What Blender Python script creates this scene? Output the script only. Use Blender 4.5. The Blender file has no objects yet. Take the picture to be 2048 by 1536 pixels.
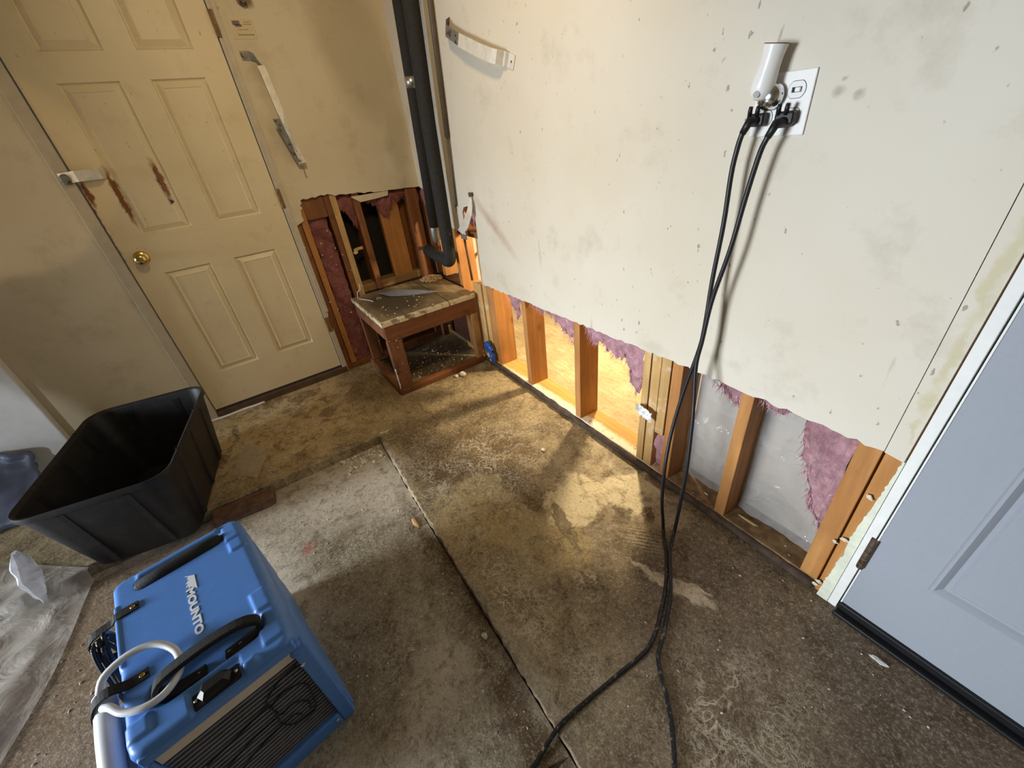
import bpy, bmesh, math, random
from mathutils import Vector, Matrix, noise as mnoise
random.seed(7)
SC = bpy.context.scene
COL = SC.collection

# ------------------------------------------------------------------ camera
cam = bpy.data.cameras.new('camera')
cam.sensor_fit = 'HORIZONTAL'; cam.sensor_width = 36.0
cam.lens = 814.85 / 2048 * 36.0
cam.clip_start = 0.02
cam_o = bpy.data.objects.new('camera', cam); COL.objects.link(cam_o)
R = [[0.5700361301463814, 0.8154198595117639, -0.10074355086829656],
     [0.3939471559114949, -0.3788585102663148, -0.837419767827362],
     [-0.7210162610350631, 0.4376718884194002, -0.5371953735936432]]
rx, ry, rz = (Vector(r) for r in R)          # right, down, forward
M = Matrix.Identity(4)
for i in range(3):
    M[i][0], M[i][1], M[i][2] = rx[i], -ry[i], -rz[i]
M.translation = (2.793, -1.16641, 1.33)
cam_o.matrix_world = M
SC.camera = cam_o

# ------------------------------------------------------------------ light
SC.view_settings.view_transform = 'Standard'
SC.view_settings.look = 'None'
SC.view_settings.gamma = 1.0
SC.view_settings.use_curve_mapping = False
SC.view_settings.exposure = 0.0
wd = bpy.data.worlds.new('world'); SC.world = wd; wd.use_nodes = True
wd.node_tree.nodes['Background'].inputs[0].default_value = (0.62, 0.78, 1.0, 1)
wd.node_tree.nodes['Background'].inputs[1].default_value = 0.26

def lamp(name, kind, loc, energy, color, aim=None, **kw):
    l = bpy.data.lights.new(name, kind); l.energy = energy; l.color = color
    for k, v in kw.items(): setattr(l, k, v)
    o = bpy.data.objects.new(name, l); COL.objects.link(o); o.location = loc
    if aim is not None:
        o.rotation_euler = (Vector(aim) - Vector(loc)).to_track_quat('-Z', 'Y').to_euler()
    return o
# daylight from the low, half-open garage doorway behind the camera
lamp('doorway_daylight', 'AREA', (0.95, -6.4, 1.25), 50, (0.85, 0.925, 1.0), aim=(2.1, 0, -0.05), shape='RECTANGLE', size=1.6, size_y=1.5, spread=math.radians(50))
# shaded ceiling bulb of the room
lamp('ceiling_bulb', 'SPOT', (1.95, -1.0, 2.5), 72, (1.0, 0.75, 0.45), aim=(0.6, -0.15, 1.3), spot_size=math.radians(112), spot_blend=1.0, shadow_soft_size=0.10)
# work lamp standing in the room behind the opened wall
lamp('work_lamp', 'POINT', (1.22, 0.62, 0.98), 88, (1.0, 0.80, 0.50), shadow_soft_size=0.05)
# unseen cool spot, added to brighten the wall jog behind the tub
lamp('added_cool_spot', 'SPOT', (2.3, -3.7, 0.95), 60, (0.80, 0.89, 1.0), aim=(0, -2.86, 0.22), spot_size=math.radians(29), spot_blend=0.12, shadow_soft_size=0.04)
# unseen warm spot, added to throw the warm patch on the wall
lamp('added_warm_spot', 'SPOT', (1.2, -3.0, 1.5), 15, (1.0, 0.66, 0.3), aim=(0, -2.15, 1.42), spot_size=math.radians(34), spot_blend=0.12, shadow_soft_size=0.02)

# ------------------------------------------------------------------ frames
AN = -math.atan(0.0207)
SV = Vector((math.cos(AN), math.sin(AN), 0)); NV = Vector((-math.sin(AN), math.cos(AN), 0))
def F1(s, d, z): return SV * s + NV * d + Vector((0, 0, z))      # right wall: along, into wall, up
def F2(t, d, z): return Vector((-d, -t, z))                      # left wall: from corner, into wall, up
def FW(x, y, z): return Vector((x, y, z))

# ------------------------------------------------------------------ mesh builder
class MB:
    def __init__(self): self.v = []; self.f = []
    def add(self, vs, fs):
        o = len(self.v); self.v += [Vector(p) for p in vs]; self.f += [tuple(i + o for i in f) for f in fs]; return self
    def box(self, F, a0, a1, b0, b1, c0, c1):
        vs = [F(a, b, c) for a in (a0, a1) for b in (b0, b1) for c in (c0, c1)]
        return self.add(vs, [(0, 1, 3, 2), (4, 6, 7, 5), (0, 4, 5, 1), (2, 3, 7, 6), (0, 2, 6, 4), (1, 5, 7, 3)])
    def prism(self, F, poly, d0, d1):
        n = len(poly)
        vs = [F(a, d0, z) for a, z in poly] + [F(a, d1, z) for a, z in poly]
        fs = [tuple(range(n)), tuple(range(2 * n - 1, n - 1, -1))]
        fs += [(i, (i + 1) % n, n + (i + 1) % n, n + i) for i in range(n)]
        return self.add(vs, fs)
    def tube(self, pts, r, n=10, caps=True):
        pts = [Vector(p) for p in pts]; m = len(pts)
        rs = r if isinstance(r, (list, tuple)) else [r] * m
        t0 = (pts[1] - pts[0]).normalized()
        up = Vector((0, 0, 1)) if abs(t0.z) < 0.9 else Vector((1, 0, 0))
        nrm = t0.cross(up).normalized(); vs = []
        for i, p in enumerate(pts):
            a = pts[max(i - 1, 0)]; b = pts[min(i + 1, m - 1)]
            t = (b - a).normalized()
            nrm = (nrm - t * nrm.dot(t)).normalized(); bi = t.cross(nrm)
            for k in range(n):
                an = 2 * math.pi * k / n
                vs.append(p + (nrm * math.cos(an) + bi * math.sin(an)) * rs[i])
        fs = [(i * n + k, i * n + (k + 1) % n, (i + 1) * n + (k + 1) % n, (i + 1) * n + k) for i in range(m - 1) for k in range(n)]
        if caps: fs += [tuple(range(n - 1, -1, -1)), tuple((m - 1) * n + k for k in range(n))]
        return self.add(vs, fs)
    def ribbon(self, pts, wid, th=0.0015):
        """a strip through pts; wid = list of half-width vectors (or one)."""
        pts = [Vector(p) for p in pts]; m = len(pts)
        ws = [Vector(w) for w in wid] if isinstance(wid, list) else [Vector(wid)] * m
        vs = []
        for i, p in enumerate(pts):
            t = (pts[min(i + 1, m - 1)] - pts[max(i - 1, 0)])
            nn = t.cross(ws[i]); nn = nn.normalized() * th / 2 if nn.length > 1e-9 else Vector((0, 0, th / 2))
            vs += [p - ws[i] - nn, p + ws[i] - nn, p + ws[i] + nn, p - ws[i] + nn]
        fs = [(i * 4 + k, i * 4 + (k + 1) % 4, (i + 1) * 4 + (k + 1) % 4, (i + 1) * 4 + k) for i in range(m - 1) for k in range(4)]
        fs += [(3, 2, 1, 0), tuple((m - 1) * 4 + k for k in range(4))]
        return self.add(vs, fs)
    def loft(self, rings, cap0=True, cap1=True):
        n = len(rings[0]); vs = [p for r in rings for p in r]; m = len(rings)
        fs = [(i * n + k, i * n + (k + 1) % n, (i + 1) * n + (k + 1) % n, (i + 1) * n + k) for i in range(m - 1) for k in range(n)]
        if cap0: fs.append(tuple(range(n - 1, -1, -1)))
        if cap1: fs.append(tuple((m - 1) * n + k for k in range(n)))
        return self.add(vs, fs)
    def lathe(self, base, axis, prof, n=20):
        axis = Vector(axis).normalized(); base = Vector(base)
        up = Vector((0, 0, 1)) if abs(axis.z) < 0.9 else Vector((1, 0, 0))
        a = axis.cross(up).normalized(); b = axis.cross(a)
        rings = [[base + axis * h + (a * math.cos(2 * math.pi * k / n) + b * math.sin(2 * math.pi * k / n)) * max(r, 1e-4) for k in range(n)] for r, h in prof]
        return self.loft(rings)
    def blob(self, c, r, seed=0, jag=0.35, sub=1):
        bm = bmesh.new(); bmesh.ops.create_icosphere(bm, subdivisions=sub, radius=1.0)
        rr = Vector(r) if not isinstance(r, (int, float)) else Vector((r, r, r))
        rnd = random.Random(seed)
        vs = [Vector(c) + Vector((v.co.x * rr.x, v.co.y * rr.y, v.co.z * rr.z)) * (1 + rnd.uniform(-jag, jag)) for v in bm.verts]
        fs = [tuple(v.index for v in f.verts) for f in bm.faces]; bm.free()
        return self.add(vs, fs)

ORI = {}
def empty(name, loc, rotz=0):
    o = bpy.data.objects.new(name, None); COL.objects.link(o); o.empty_display_size = 0.05
    o.location = loc; o.rotation_euler = (0, 0, rotz)
    ORI[o.name] = Matrix.Translation(Vector(loc)) @ Matrix.Rotation(rotz, 4, 'Z')
    return o
def obj(name, mb, mat, parent=None, smooth=False, bevel=0.0, seg=2, local=False, kind=None, recalc=True, auto=None):
    vs = [Vector(v) for v in mb.v]
    if parent is not None:
        Pm = ORI[parent.name]
        if not local: inv = Pm.inverted(); vs = [inv @ v for v in vs]
        loc = Vector((0, 0, 0))
        lo = Vector([min(v[i] for v in vs) for i in range(3)]); hi = Vector([max(v[i] for v in vs) for i in range(3)])
        loc = Vector(((lo.x + hi.x) / 2, (lo.y + hi.y) / 2, lo.z))
    else:
        lo = Vector([min(v[i] for v in vs) for i in range(3)]); hi = Vector([max(v[i] for v in vs) for i in range(3)])
        loc = Vector(((lo.x + hi.x) / 2, (lo.y + hi.y) / 2, lo.z))
    vs = [v - loc for v in vs]
    me = bpy.data.meshes.new(name); me.from_pydata([tuple(v) for v in vs], [], mb.f); me.validate()
    if recalc:
        bm = bmesh.new(); bm.from_mesh(me); bmesh.ops.recalc_face_normals(bm, faces=bm.faces); bm.to_mesh(me); bm.free()
    if smooth:
        me.polygons.foreach_set('use_smooth', [True] * len(me.polygons))
    me.materials.append(mat)
    o = bpy.data.objects.new(name, me); COL.objects.link(o); o.location = loc
    if parent is not None: o.parent = parent; ORI[o.name] = ORI[parent.name] @ Matrix.Translation(loc)
    else: ORI[o.name] = Matrix.Translation(loc)
    if bevel:
        b = o.modifiers.new('bevel', 'BEVEL'); b.width = bevel; b.segments = seg; b.limit_method = 'ANGLE'; b.angle_limit = math.radians(40)
    if smooth and auto:
        e = o.modifiers.new('split', 'EDGE_SPLIT'); e.split_angle = math.radians(auto)
    if kind: o['kind'] = kind
    return o
def tag(o, label, cat, group=None):
    o['label'] = label; o['category'] = cat
    if group: o['group'] = group
    return o
def struct(o, label=None):
    o['kind'] = 'structure'
    if label: o['label'] = label
    return o

# ------------------------------------------------------------------ materials
def srgb(r, g, b):
    f = lambda c: (c / 255 / 12.92) if c / 255 <= 0.04045 else ((c / 255 + 0.055) / 1.055) ** 2.4
    return (f(r), f(g), f(b), 1)
class NT:
    def __init__(self, name, rough=0.7, metal=0.0, spec=0.4):
        self.m = bpy.data.materials.new(name); self.m.use_nodes = True
        self.t = self.m.node_tree; self.t.nodes.clear()
        self.out = self.n('ShaderNodeOutputMaterial'); self.b = self.n('ShaderNodeBsdfPrincipled')
        self.l(self.b.outputs[0], self.out.inputs[0])
        self.b.inputs['Roughness'].default_value = rough; self.b.inputs['Metallic'].default_value = metal
        self.b.inputs['Specular IOR Level'].default_value = spec
        self.pos = self.n('ShaderNodeNewGeometry').outputs['Position']
    def n(self, k): return self.t.nodes.new(k)
    def l(self, a, b): self.t.links.new(a, b)
    def inp(self, sock, v):
        if hasattr(v, 'links') or isinstance(v, bpy.types.NodeSocket): self.l(v, sock)
        else: sock.default_value = v
    def noise(self, scale, detail=4, rough=0.55, dist=0.0, vec=None, col=False):
        n = self.n('ShaderNodeTexNoise'); n.inputs['Scale'].default_value = scale; n.inputs['Detail'].default_value = detail
        n.inputs['Roughness'].default_value = rough; n.inputs['Distortion'].default_value = dist
        self.l(vec if vec is not None else self.pos, n.inputs['Vector']); return n.outputs['Color' if col else 'Fac']
    def scale(self, vec, s, loc=(0, 0, 0), rot=(0, 0, 0)):
        n = self.n('ShaderNodeMapping'); self.l(vec, n.inputs[0]); n.inputs['Scale'].default_value = s
        n.inputs['Location'].default_value = loc; n.inputs['Rotation'].default_value = rot; return n.outputs[0]
    def obj(self):
        return self.n('ShaderNodeTexCoord').outputs['Object']
    def math(self, op, a, b=0.0, clamp=False):
        n = self.n('ShaderNodeMath'); n.operation = op; n.use_clamp = clamp
        self.inp(n.inputs[0], a); self.inp(n.inputs[1], b); return n.outputs[0]
    def mr(self, v, a, b, c=0.0, d=1.0, smooth=False):
        n = self.n('ShaderNodeMapRange'); n.clamp = True
        if smooth: n.interpolation_type = 'SMOOTHSTEP'
        self.inp(n.inputs[0], v)
        for i, x in enumerate((a, b, c, d)): n.inputs[i + 1].default_value = x
        return n.outputs[0]
    def mix(self, fac, a, b, mode='MIX'):
        n = self.n('ShaderNodeMix'); n.data_type = 'RGBA'; n.blend_type = mode
        self.inp(n.inputs[0], fac); self.inp(n.inputs[6], a); self.inp(n.inputs[7], b); return n.outputs[2]
    def vadd(self, a, b, op='ADD'):
        n = self.n('ShaderNodeVectorMath'); n.operation = op; self.inp(n.inputs[0], a); self.inp(n.inputs[1], b); return n.outputs[0]
    def distort(self, scale, amt, vec=None, detail=3):
        c = self.noise(scale, detail, col=True, vec=vec)
        d = self.vadd(c, (0.5, 0.5, 0.5), 'SUBTRACT'); d = self.vadd(d, (amt, amt, amt), 'MULTIPLY')
        return self.vadd(vec if vec is not None else self.pos, d)
    def blob(self, vec, c, r, rot=(0, 0, 0), soft=0.35):
        n = self.n('ShaderNodeMapping'); n.vector_type = 'TEXTURE'; self.l(vec, n.inputs[0])
        n.inputs['Location'].default_value = c; n.inputs['Rotation'].default_value = rot; n.inputs['Scale'].default_value = r
        ln = self.n('ShaderNodeVectorMath'); ln.operation = 'LENGTH'; self.l(n.outputs[0], ln.inputs[0])
        return self.mr(ln.outputs['Value'], 1 - soft, 1 + soft, 1.0, 0.0)
    def maxs(self, ms):
        a = ms[0]
        for m in ms[1:]: a = self.math('MAXIMUM', a, m)
        return a
    def color(self, c): self.inp(self.b.inputs['Base Color'], c)
    def rough(self, r): self.inp(self.b.inputs['Roughness'], r)
    def bump(self, h, strength=0.3, dist=0.004):
        n = self.n('ShaderNodeBump'); n.inputs['Strength'].default_value = strength; n.inputs['Distance'].default_value = dist
        self.l(h, n.inputs['Height']); self.l(n.outputs[0], self.b.inputs['Normal'])
def plain(name, col, rough=0.6, metal=0.0, var=0.12, scale=25, bump=0.0, spec=0.4):
    t = NT(name, rough, metal, spec); v = t.noise(scale, 5, 0.6)
    c = t.mix(t.mr(v, 0.3, 0.7), tuple(x * (1 - var) for x in col[:3]) + (1,), tuple(min(1, x * (1 + var)) for x in col[:3]) + (1,))
    t.color(c)
    if bump: t.bump(v, bump)
    return t.m
def wood(name, c0, c1, axis=2, dirt=None, scale=1.0, knots=True):
    t = NT(name, 0.62, 0, 0.35)
    s = [38 * scale] * 3; s[axis] = 2.2 * scale
    v = t.scale(t.distort(3, 0.03), tuple(s))
    g = t.noise(1.0, 6, 0.6, 0.6, vec=v)
    c = t.mix(t.mr(g, 0.3, 0.7), c0, c1)
    big = t.noise(4, 3)
    c = t.mix(t.mr(big, 0.35, 0.7, 0, 0.45), c, tuple(x * 0.6 for x in c0[:3]) + (1,))
    if knots:
        vo = t.n('ShaderNodeTexVoronoi'); vo.inputs['Scale'].default_value = 5.0
        sv = [1.0] * 3; sv[axis] = 0.55
        t.l(t.scale(t.pos, tuple(sv)), vo.inputs['Vector'])
        k = t.mr(vo.outputs['Distance'], 0.06, 0.11, 1, 0)
        c = t.mix(t.math('MULTIPLY', k, 0.7), c, tuple(x * 0.35 for x in c0[:3]) + (1,))
    if dirt:
        d = t.mr(t.noise(14, 6, 0.65), 0.55, 0.66)
        c = t.mix(t.math('MULTIPLY', d, dirt[1]), c, dirt[0])
    t.color(c); t.bump(g, 0.25, 0.002)
    return t.m

# --- painted drywall of the right wall
def mat_white_wall():
    t = NT('painted_drywall_white', 0.55, 0, 0.35)
    base = t.mix(t.mr(t.noise(1.3, 4), 0.35, 0.65), srgb(204, 194, 174), srgb(211, 204, 189))
    sm = t.mr(t.noise(6, 7, 0.7), 0.56, 0.72)
    c = t.mix(t.math('MULTIPLY', sm, 0.28), base, srgb(150, 138, 112))
    # vertical rubbed streaks and little scuffs
    st = t.mr(t.noise(1, 4, 0.6, vec=t.scale(t.pos, (26, 26, 3.2))), 0.66, 0.74)
    reg = t.mr(t.noise(2.2, 2), 0.5, 0.62)
    c = t.mix(t.math('MULTIPLY', t.math('MULTIPLY', st, reg), 0.38), c, srgb(120, 108, 84))
    sc = t.mr(t.noise(1, 3, 0.5, vec=t.scale(t.pos, (60, 60, 34), rot=(0, 0.5, 0))), 0.70, 0.735)
    c = t.mix(t.math('MULTIPLY', sc, 0.6), c, srgb(96, 88, 74))
    dp = t.distort(22, 0.03)
    Y = 50
    spots = [t.blob(dp, (2.345, 0, 1.315), (0.010, Y, 0.007), soft=0.6), t.blob(dp, (2.385, 0, 1.31), (0.008, Y, 0.006), soft=0.5),
             t.blob(dp, (2.352, 0, 1.335), (0.005, Y, 0.004), soft=0.5), t.blob(dp, (2.205, 0, 1.43), (0.003, Y, 0.012), soft=0.5)]
    c = t.mix(t.math('MULTIPLY', t.maxs(spots), 0.45), c, srgb(112, 96, 74))
    # brown shadow of the nail, painted slanting down the wall
    c = t.mix(t.math('MULTIPLY', t.blob(dp, (0.90, 0, 0.90), (0.16, Y, 0.020), rot=(0, 0.62, 0), soft=0.9), 0.5), c, srgb(150, 112, 76))
    # yellowed seam-compound beside the grey door
    ye = [t.blob(t.distort(30, .04, vec=dp), (2.686, 0, z), (w, Y, h), soft=0.5) for z, h, w in ((1.02, 0.12, .012), (0.84, 0.07, .008), (0.73, 0.03, .010), (0.655, 0.03, .005), (1.22, 0.08, .010))]
    c = t.mix(t.math('MULTIPLY', t.maxs(ye), 0.65), c, srgb(190, 180, 138))
    t.color(c); t.bump(t.noise(160, 3), 0.08, 0.001)
    return t.m
def mat_tan_wall():
    t = NT('painted_drywall_tan', 0.6, 0, 0.3)
    base = t.mix(t.mr(t.noise(2, 4), 0.35, 0.65), srgb(202, 189, 160), srgb(210, 198, 170))
    sm = t.mr(t.noise(5, 7, 0.7), 0.52, 0.7)
    c = t.mix(t.math('MULTIPLY', sm, 0.3), base, srgb(134, 112, 76))
    dp = t.distort(7, 0.07); X = 50
    grime = [t.blob(dp, (0, -0.20, 1.75), (X, 0.19, 0.34), rot=(0.25, 0, 0), soft=0.25), t.blob(dp, (0, -0.08, 1.4), (X, 0.06, 0.35), soft=0.4)]
    c = t.mix(t.math('MULTIPLY', t.maxs(grime), 0.30), c, srgb(120, 100, 66))
    sp = t.mr(t.noise(1, 4, 0.6, vec=t.scale(t.pos, (30, 30, 14))), 0.68, 0.74)
    c = t.mix(t.math('MULTIPLY', t.math('MULTIPLY', sp, t.blob(dp, (0, -0.25, 1.6), (X, 0.2, 0.5), soft=0.5)), 0.7), c, srgb(98, 78, 50))
    rust = [t.blob(dp, (0, -0.79, 1.9), (X, 0.010, 0.006), soft=0.6), t.blob(dp, (0, -0.665, 1.93), (X, 0.02, 0.02), soft=0.4)]
    c = t.mix(t.math('MULTIPLY', t.maxs(rust), 0.8), c, srgb(90, 60, 30))
    t.color(c); t.bump(t.noise(120, 3), 0.1, 0.001)
    return t.m
def mat_yellow_door():
    t = NT('yellowed_door_paint', 0.42, 0, 0.4)
    base = t.mix(t.mr(t.noise(2.5, 4), 0.35, 0.65), srgb(214, 198, 160), srgb(222, 207, 170))
    c = t.mix(t.math('MULTIPLY', t.mr(t.noise(9, 6, 0.7), 0.55, 0.72), 0.18), base, srgb(150, 112, 58))
    dp = t.distort(40, 0.035, detail=5); X = 50
    peel = [t.blob(dp, (0, -1.318, 1.265), (X, 0.014, 0.085), rot=(0, 0, 0), soft=0.3), t.blob(dp, (0, -1.499, 1.22), (X, 0.011, 0.12), soft=0.3),
            t.blob(dp, (0, -1.603, 1.25), (X, 0.011, 0.055), soft=0.3), t.blob(dp, (0, -1.62, 1.1), (X, 0.007, 0.16), soft=0.4)]
    c = t.mix(t.maxs(peel), c, srgb(122, 78, 38))
    c = t.mix(t.blob(dp, (0, -1.32, 1.17), (X, 0.008, 0.014), soft=0.3), c, srgb(50, 26, 14))
    mk = t.mr(t.noise(1, 3, 0.5, vec=t.scale(t.pos, (50, 50, 30))), 0.7, 0.74)
    c = t.mix(t.math('MULTIPLY', mk, 0.45), c, srgb(120, 90, 50))
    t.color(c); t.bump(t.noise(60, 4), 0.06, 0.001)
    return t.m
def mat_floor(lower=False):
    t = NT('old_concrete_lower' if lower else 'old_concrete', 0.6, 0, 0.35)
    dp = t.distort(9, 0.16, detail=5); df = t.distort(34, 0.05, detail=4); ds = t.distort(3.5, 0.3, detail=3)
    dsh = t.distort(30, 0.045, vec=dp, detail=4)
    Z = 50
    B = lambda v, x, y, a, b, rot=0, soft=0.35: t.blob(v, (x, y, 0), (a, b, Z), rot=(0, 0, rot), soft=soft)
    n1 = t.noise(3.2, 6, 0.62, 0.3); n2 = t.noise(17, 6, 0.66, 0.6); n3 = t.noise(75, 5, 0.65, 0.4)
    if lower:
        c = t.mix(t.mr(n1, 0.36, 0.62), srgb(160, 148, 130), srgb(206, 196, 178))
        dk = t.maxs([B(ds, 1.62, -1.20, 0.36, 0.2, 0.1), B(ds, 1.84, -1.0, 0.4, 0.06), B(ds, 1.95, -1.32, 0.3, 0.14), B(ds, 2.5, -1.05, 0.3, 0.12, soft=.5)])
        c = t.mix(t.math('MULTIPLY', dk, 0.7), c, srgb(92, 80, 54))
        c = t.mix(t.math('MULTIPLY', t.maxs([B(dp, 1.86, -0.955, 0.5, 0.03), B(dp, 2.4, -1.0, 0.25, 0.045)]), 0.8), c, srgb(82, 60, 36))
        c = t.mix(t.math('MULTIPLY', B(ds, 1.08, -1.12, 0.22, 0.3, soft=.5), 0.5), c, srgb(178, 168, 152))
        c = t.mix(t.math('MULTIPLY', B(ds, 1.5, -2.2, 1.0, 0.42, soft=.4), 0.9), c, srgb(122, 96, 68))
        c = t.mix(B(df, 1.35, -1.375, 0.03, 0.02, soft=.5), c, srgb(160, 84, 74))
    else:
        c = t.mix(t.mr(n1, 0.36, 0.62), srgb(104, 86, 56), srgb(170, 152, 116))
        # the landing by the yellow door: tan with dark blots
        land = B(ds, 0.32, -1.3, 0.5, 0.6, soft=.3)
        c = t.mix(t.math('MULTIPLY', land, 0.8), c, srgb(184, 158, 108))
        bl = t.mr(t.noise(10, 3, 0.5, 0.8), 0.53, 0.6)
        c = t.mix(t.math('MULTIPLY', t.math('MULTIPLY', bl, land), 0.75), c, srgb(100, 76, 40))
        c = t.mix(t.math('MULTIPLY', B(ds, 0.28, -0.32, 0.32, 0.34, soft=.2), 0.85), c, srgb(70, 54, 34))  # shade beneath the bench, painted dark onto the floor
        c = t.mix(t.math('MULTIPLY', B(ds, 0.35, -0.78, 0.3, 0.14, soft=.5), 0.7), c, srgb(92, 74, 46))
        # brown wet-looking middle
        c = t.mix(t.math('MULTIPLY', t.maxs([B(ds, 1.42, -0.58, 0.36, 0.22), B(ds, 1.2, -0.72, 0.3, 0.14), B(ds, 1.55, -0.42, 0.14, 0.10), B(ds, 1.78, -0.72, 0.2, 0.1)]), 0.82), c, srgb(90, 68, 38))
        # greyer strip towards the grey door
        gz = B(ds, 3.0, -0.45, 0.85, 0.9, soft=.35)
        c = t.mix(t.math('MULTIPLY', gz, 0.75), c, srgb(128, 110, 92))
        c = t.mix(t.math('MULTIPLY', B(ds, 2.9, -0.2, 0.36, 0.28, soft=.5), 0.45), c, srgb(84, 68, 54))
        c = t.mix(t.math('MULTIPLY', B(ds, 2.0, -0.78, 0.4, 0.12, soft=.5), 0.5), c, srgb(176, 156, 116))
        # cream patches of old adhesive
        c = t.mix(t.math('MULTIPLY', t.maxs([B(dsh, 1.72, -0.66, 0.24, 0.14, 0.1, .1), B(dsh, 1.95, -0.58, 0.22, 0.13, 0, .1), B(dsh, 1.62, -0.83, 0.12, 0.06, 0, .12)]), 0.7), c, srgb(178, 156, 108))
        cr = t.maxs([B(dsh, 1.86, -0.38, 0.10, 0.13, 0.5, .08), B(dsh, 1.95, -0.42, 0.07, 0.10, 0, .1), B(dsh, 2.02, -0.17, 0.115, 0.12, 0.3, .08),
                     B(dsh, 1.94, -0.27, 0.06, 0.05, 0, .1)])
        c = t.mix(t.math('MULTIPLY', cr, 0.92), c, srgb(230, 216, 178))
        c = t.mix(t.math('MULTIPLY', B(dsh, 2.17, -0.14, 0.09, 0.09, 0, .12), 0.7), c, srgb(178, 160, 136))
        c = t.mix(t.math('MULTIPLY', t.maxs([B(dsh, 2.06, -0.30, 0.035, 0.05, 0.2, .1), B(dsh, 2.15, -0.22, 0.03, 0.035, 0, .1), B(dsh, 1.78, -0.52, .05, .05, 0, .1), B(dsh, 1.66, -.52, .10, .06, .4, .1)]), 0.85), c, srgb(104, 82, 52))
        sm = t.maxs([B(df, 2.32, -0.395, 0.10, 0.012, 0.25, .2), B(df, 2.40, -0.375, 0.11, 0.022, 0.35, .2), B(df, 2.42, -0.34, 0.06, 0.01, 0.4, .2)])
        c = t.mix(sm, c, srgb(226, 208, 178))
        c = t.mix(t.math('MULTIPLY', B(df, 1.97, -0.50, 0.13, 0.028, -0.25, .1), 0.9), c, srgb(112, 96, 58))
        # pale worn arris of the joint
        c = t.mix(t.math('MULTIPLY', t.maxs([B(df, 1.18, -0.892, 0.20, 0.016, -0.04, .3), B(df, 2.18, -0.918, 0.30, 0.022, -0.03, .4)]), 0.32), c, srgb(182, 174, 164))
        # combed trowel ridges
        wv = t.n('ShaderNodeTexWave'); wv.inputs['Scale'].default_value = 22; wv.inputs['Distortion'].default_value = 1.2; wv.inputs['Detail'].default_value = 2
        t.l(t.scale(t.pos, (1, 1, 1), rot=(0, 0, 0.9)), wv.inputs['Vector'])
        c = t.mix(t.math('MULTIPLY', t.math('MULTIPLY', t.mr(wv.outputs['Fac'], 0.6, 0.8), B(dp, 2.2, -0.31, 0.07, 0.05, 0, .5)), 0.7), c, srgb(208, 190, 158))
        c = t.mix(t.math('MULTIPLY', B(df, 0.28, -1.55, 0.10, 0.012, 0.1, .4), 0.7), c, srgb(68, 46, 24))
    # fine mottling
    c = t.mix(t.math('MULTIPLY', t.mr(n2, 0.5, 0.64), 0.55), c, srgb(76, 58, 36))
    c = t.mix(t.math('MULTIPLY', t.mr(n3, 0.54, 0.68), 0.5), c, srgb(196, 184, 158))
    c = t.mix(t.math('MULTIPLY', t.mr(n3, 0.46, 0.34), 0.45), c, srgb(58, 46, 32))
    n4 = t.noise(190, 3, 0.6)
    c = t.mix(t.math('MULTIPLY', t.mr(n4, 0.55, 0.68), 0.4), c, srgb(206, 194, 168))
    c = t.mix(t.math('MULTIPLY', t.mr(n4, 0.44, 0.32), 0.45), c, srgb(56, 44, 30))
    # curly adhesive threads = contour lines of a noise, in patches
    q = t.noise(15 if not lower else 19, 3, 0.5, 1.6)
    ln = t.mr(t.math('ABSOLUTE', t.math('SUBTRACT', q, 0.5)), 0.010, 0.03, 1, 0)
    q2 = t.noise(38, 3, 0.6, 1.4)
    ln2 = t.mr(t.math('ABSOLUTE', t.math('SUBTRACT', q2, 0.52)), 0.012, 0.03, 1, 0)
    brk = t.mr(t.noise(9, 3), 0.44, 0.56)
    if lower:
        pm = t.maxs([B(ds, 2.2, -1.18, 0.36, 0.2, soft=.6), B(ds, 1.25, -1.1, 0.5, 0.3, soft=.7)])
        pm = t.math('ADD', t.math('MULTIPLY', pm, .75), .25)
        lf = t.math('MULTIPLY', t.math('MULTIPLY', t.maxs([t.math('MULTIPLY', ln, .6), ln2]), brk), pm)
    else:
        pm = t.maxs([B(ds, 2.15, -0.82, 0.3, 0.12, soft=.5), B(ds, 2.72, -0.58, 0.2, 0.2, soft=.5), B(dp, 2.21, -0.61, 0.07, 0.05, soft=.4), B(ds, 1.5, -0.62, 0.4, 0.35, soft=.6), B(ds, 0.4, -1.3, 0.5, 0.4, soft=.6)])
        lf = t.math('MULTIPLY', t.math('MULTIPLY', t.maxs([ln, ln2]), brk), pm)
    c = t.mix(t.math('MULTIPLY', lf, 0.6), c, srgb(208, 196, 172))
    if not lower:
        reg = t.maxs([B(dp, 2.70, -0.58, 0.11, 0.13, soft=.4), B(dp, 2.215, -0.615, 0.055, 0.045, soft=.3), B(dp, 2.10, -0.84, 0.16, 0.055, soft=.5)])
        q3 = t.noise(24, 2, 0.45, 1.0)
        sq = t.math('MULTIPLY', t.math('MULTIPLY', t.mr(t.math('ABSOLUTE', t.math('SUBTRACT', q3, 0.5)), 0.016, 0.034, 1, 0), t.mr(t.noise(13, 2), .42, .52)), reg)
        c = t.mix(t.math('MULTIPLY', sq, 0.85), c, srgb(212, 198, 170))
    # scratches
    sc = t.mr(t.noise(1, 3, 0.6, vec=t.scale(t.pos, (90, 6, 1), rot=(0, 0, 0.7))), 0.68, 0.75)
    c = t.mix(t.math('MULTIPLY', sc, 0.35), c, srgb(190, 176, 150))
    t.color(c)
    t.rough(t.mr(n2, 0.35, 0.65, 0.42, 0.72))
    h = t.math('ADD', t.math('MULTIPLY', n2, 0.6), t.math('ADD', t.math('MULTIPLY', n3, 0.3), t.math('MULTIPLY', lf, 0.35)))
    t.bump(h, 0.5, 0.006)
    return t.m
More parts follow.
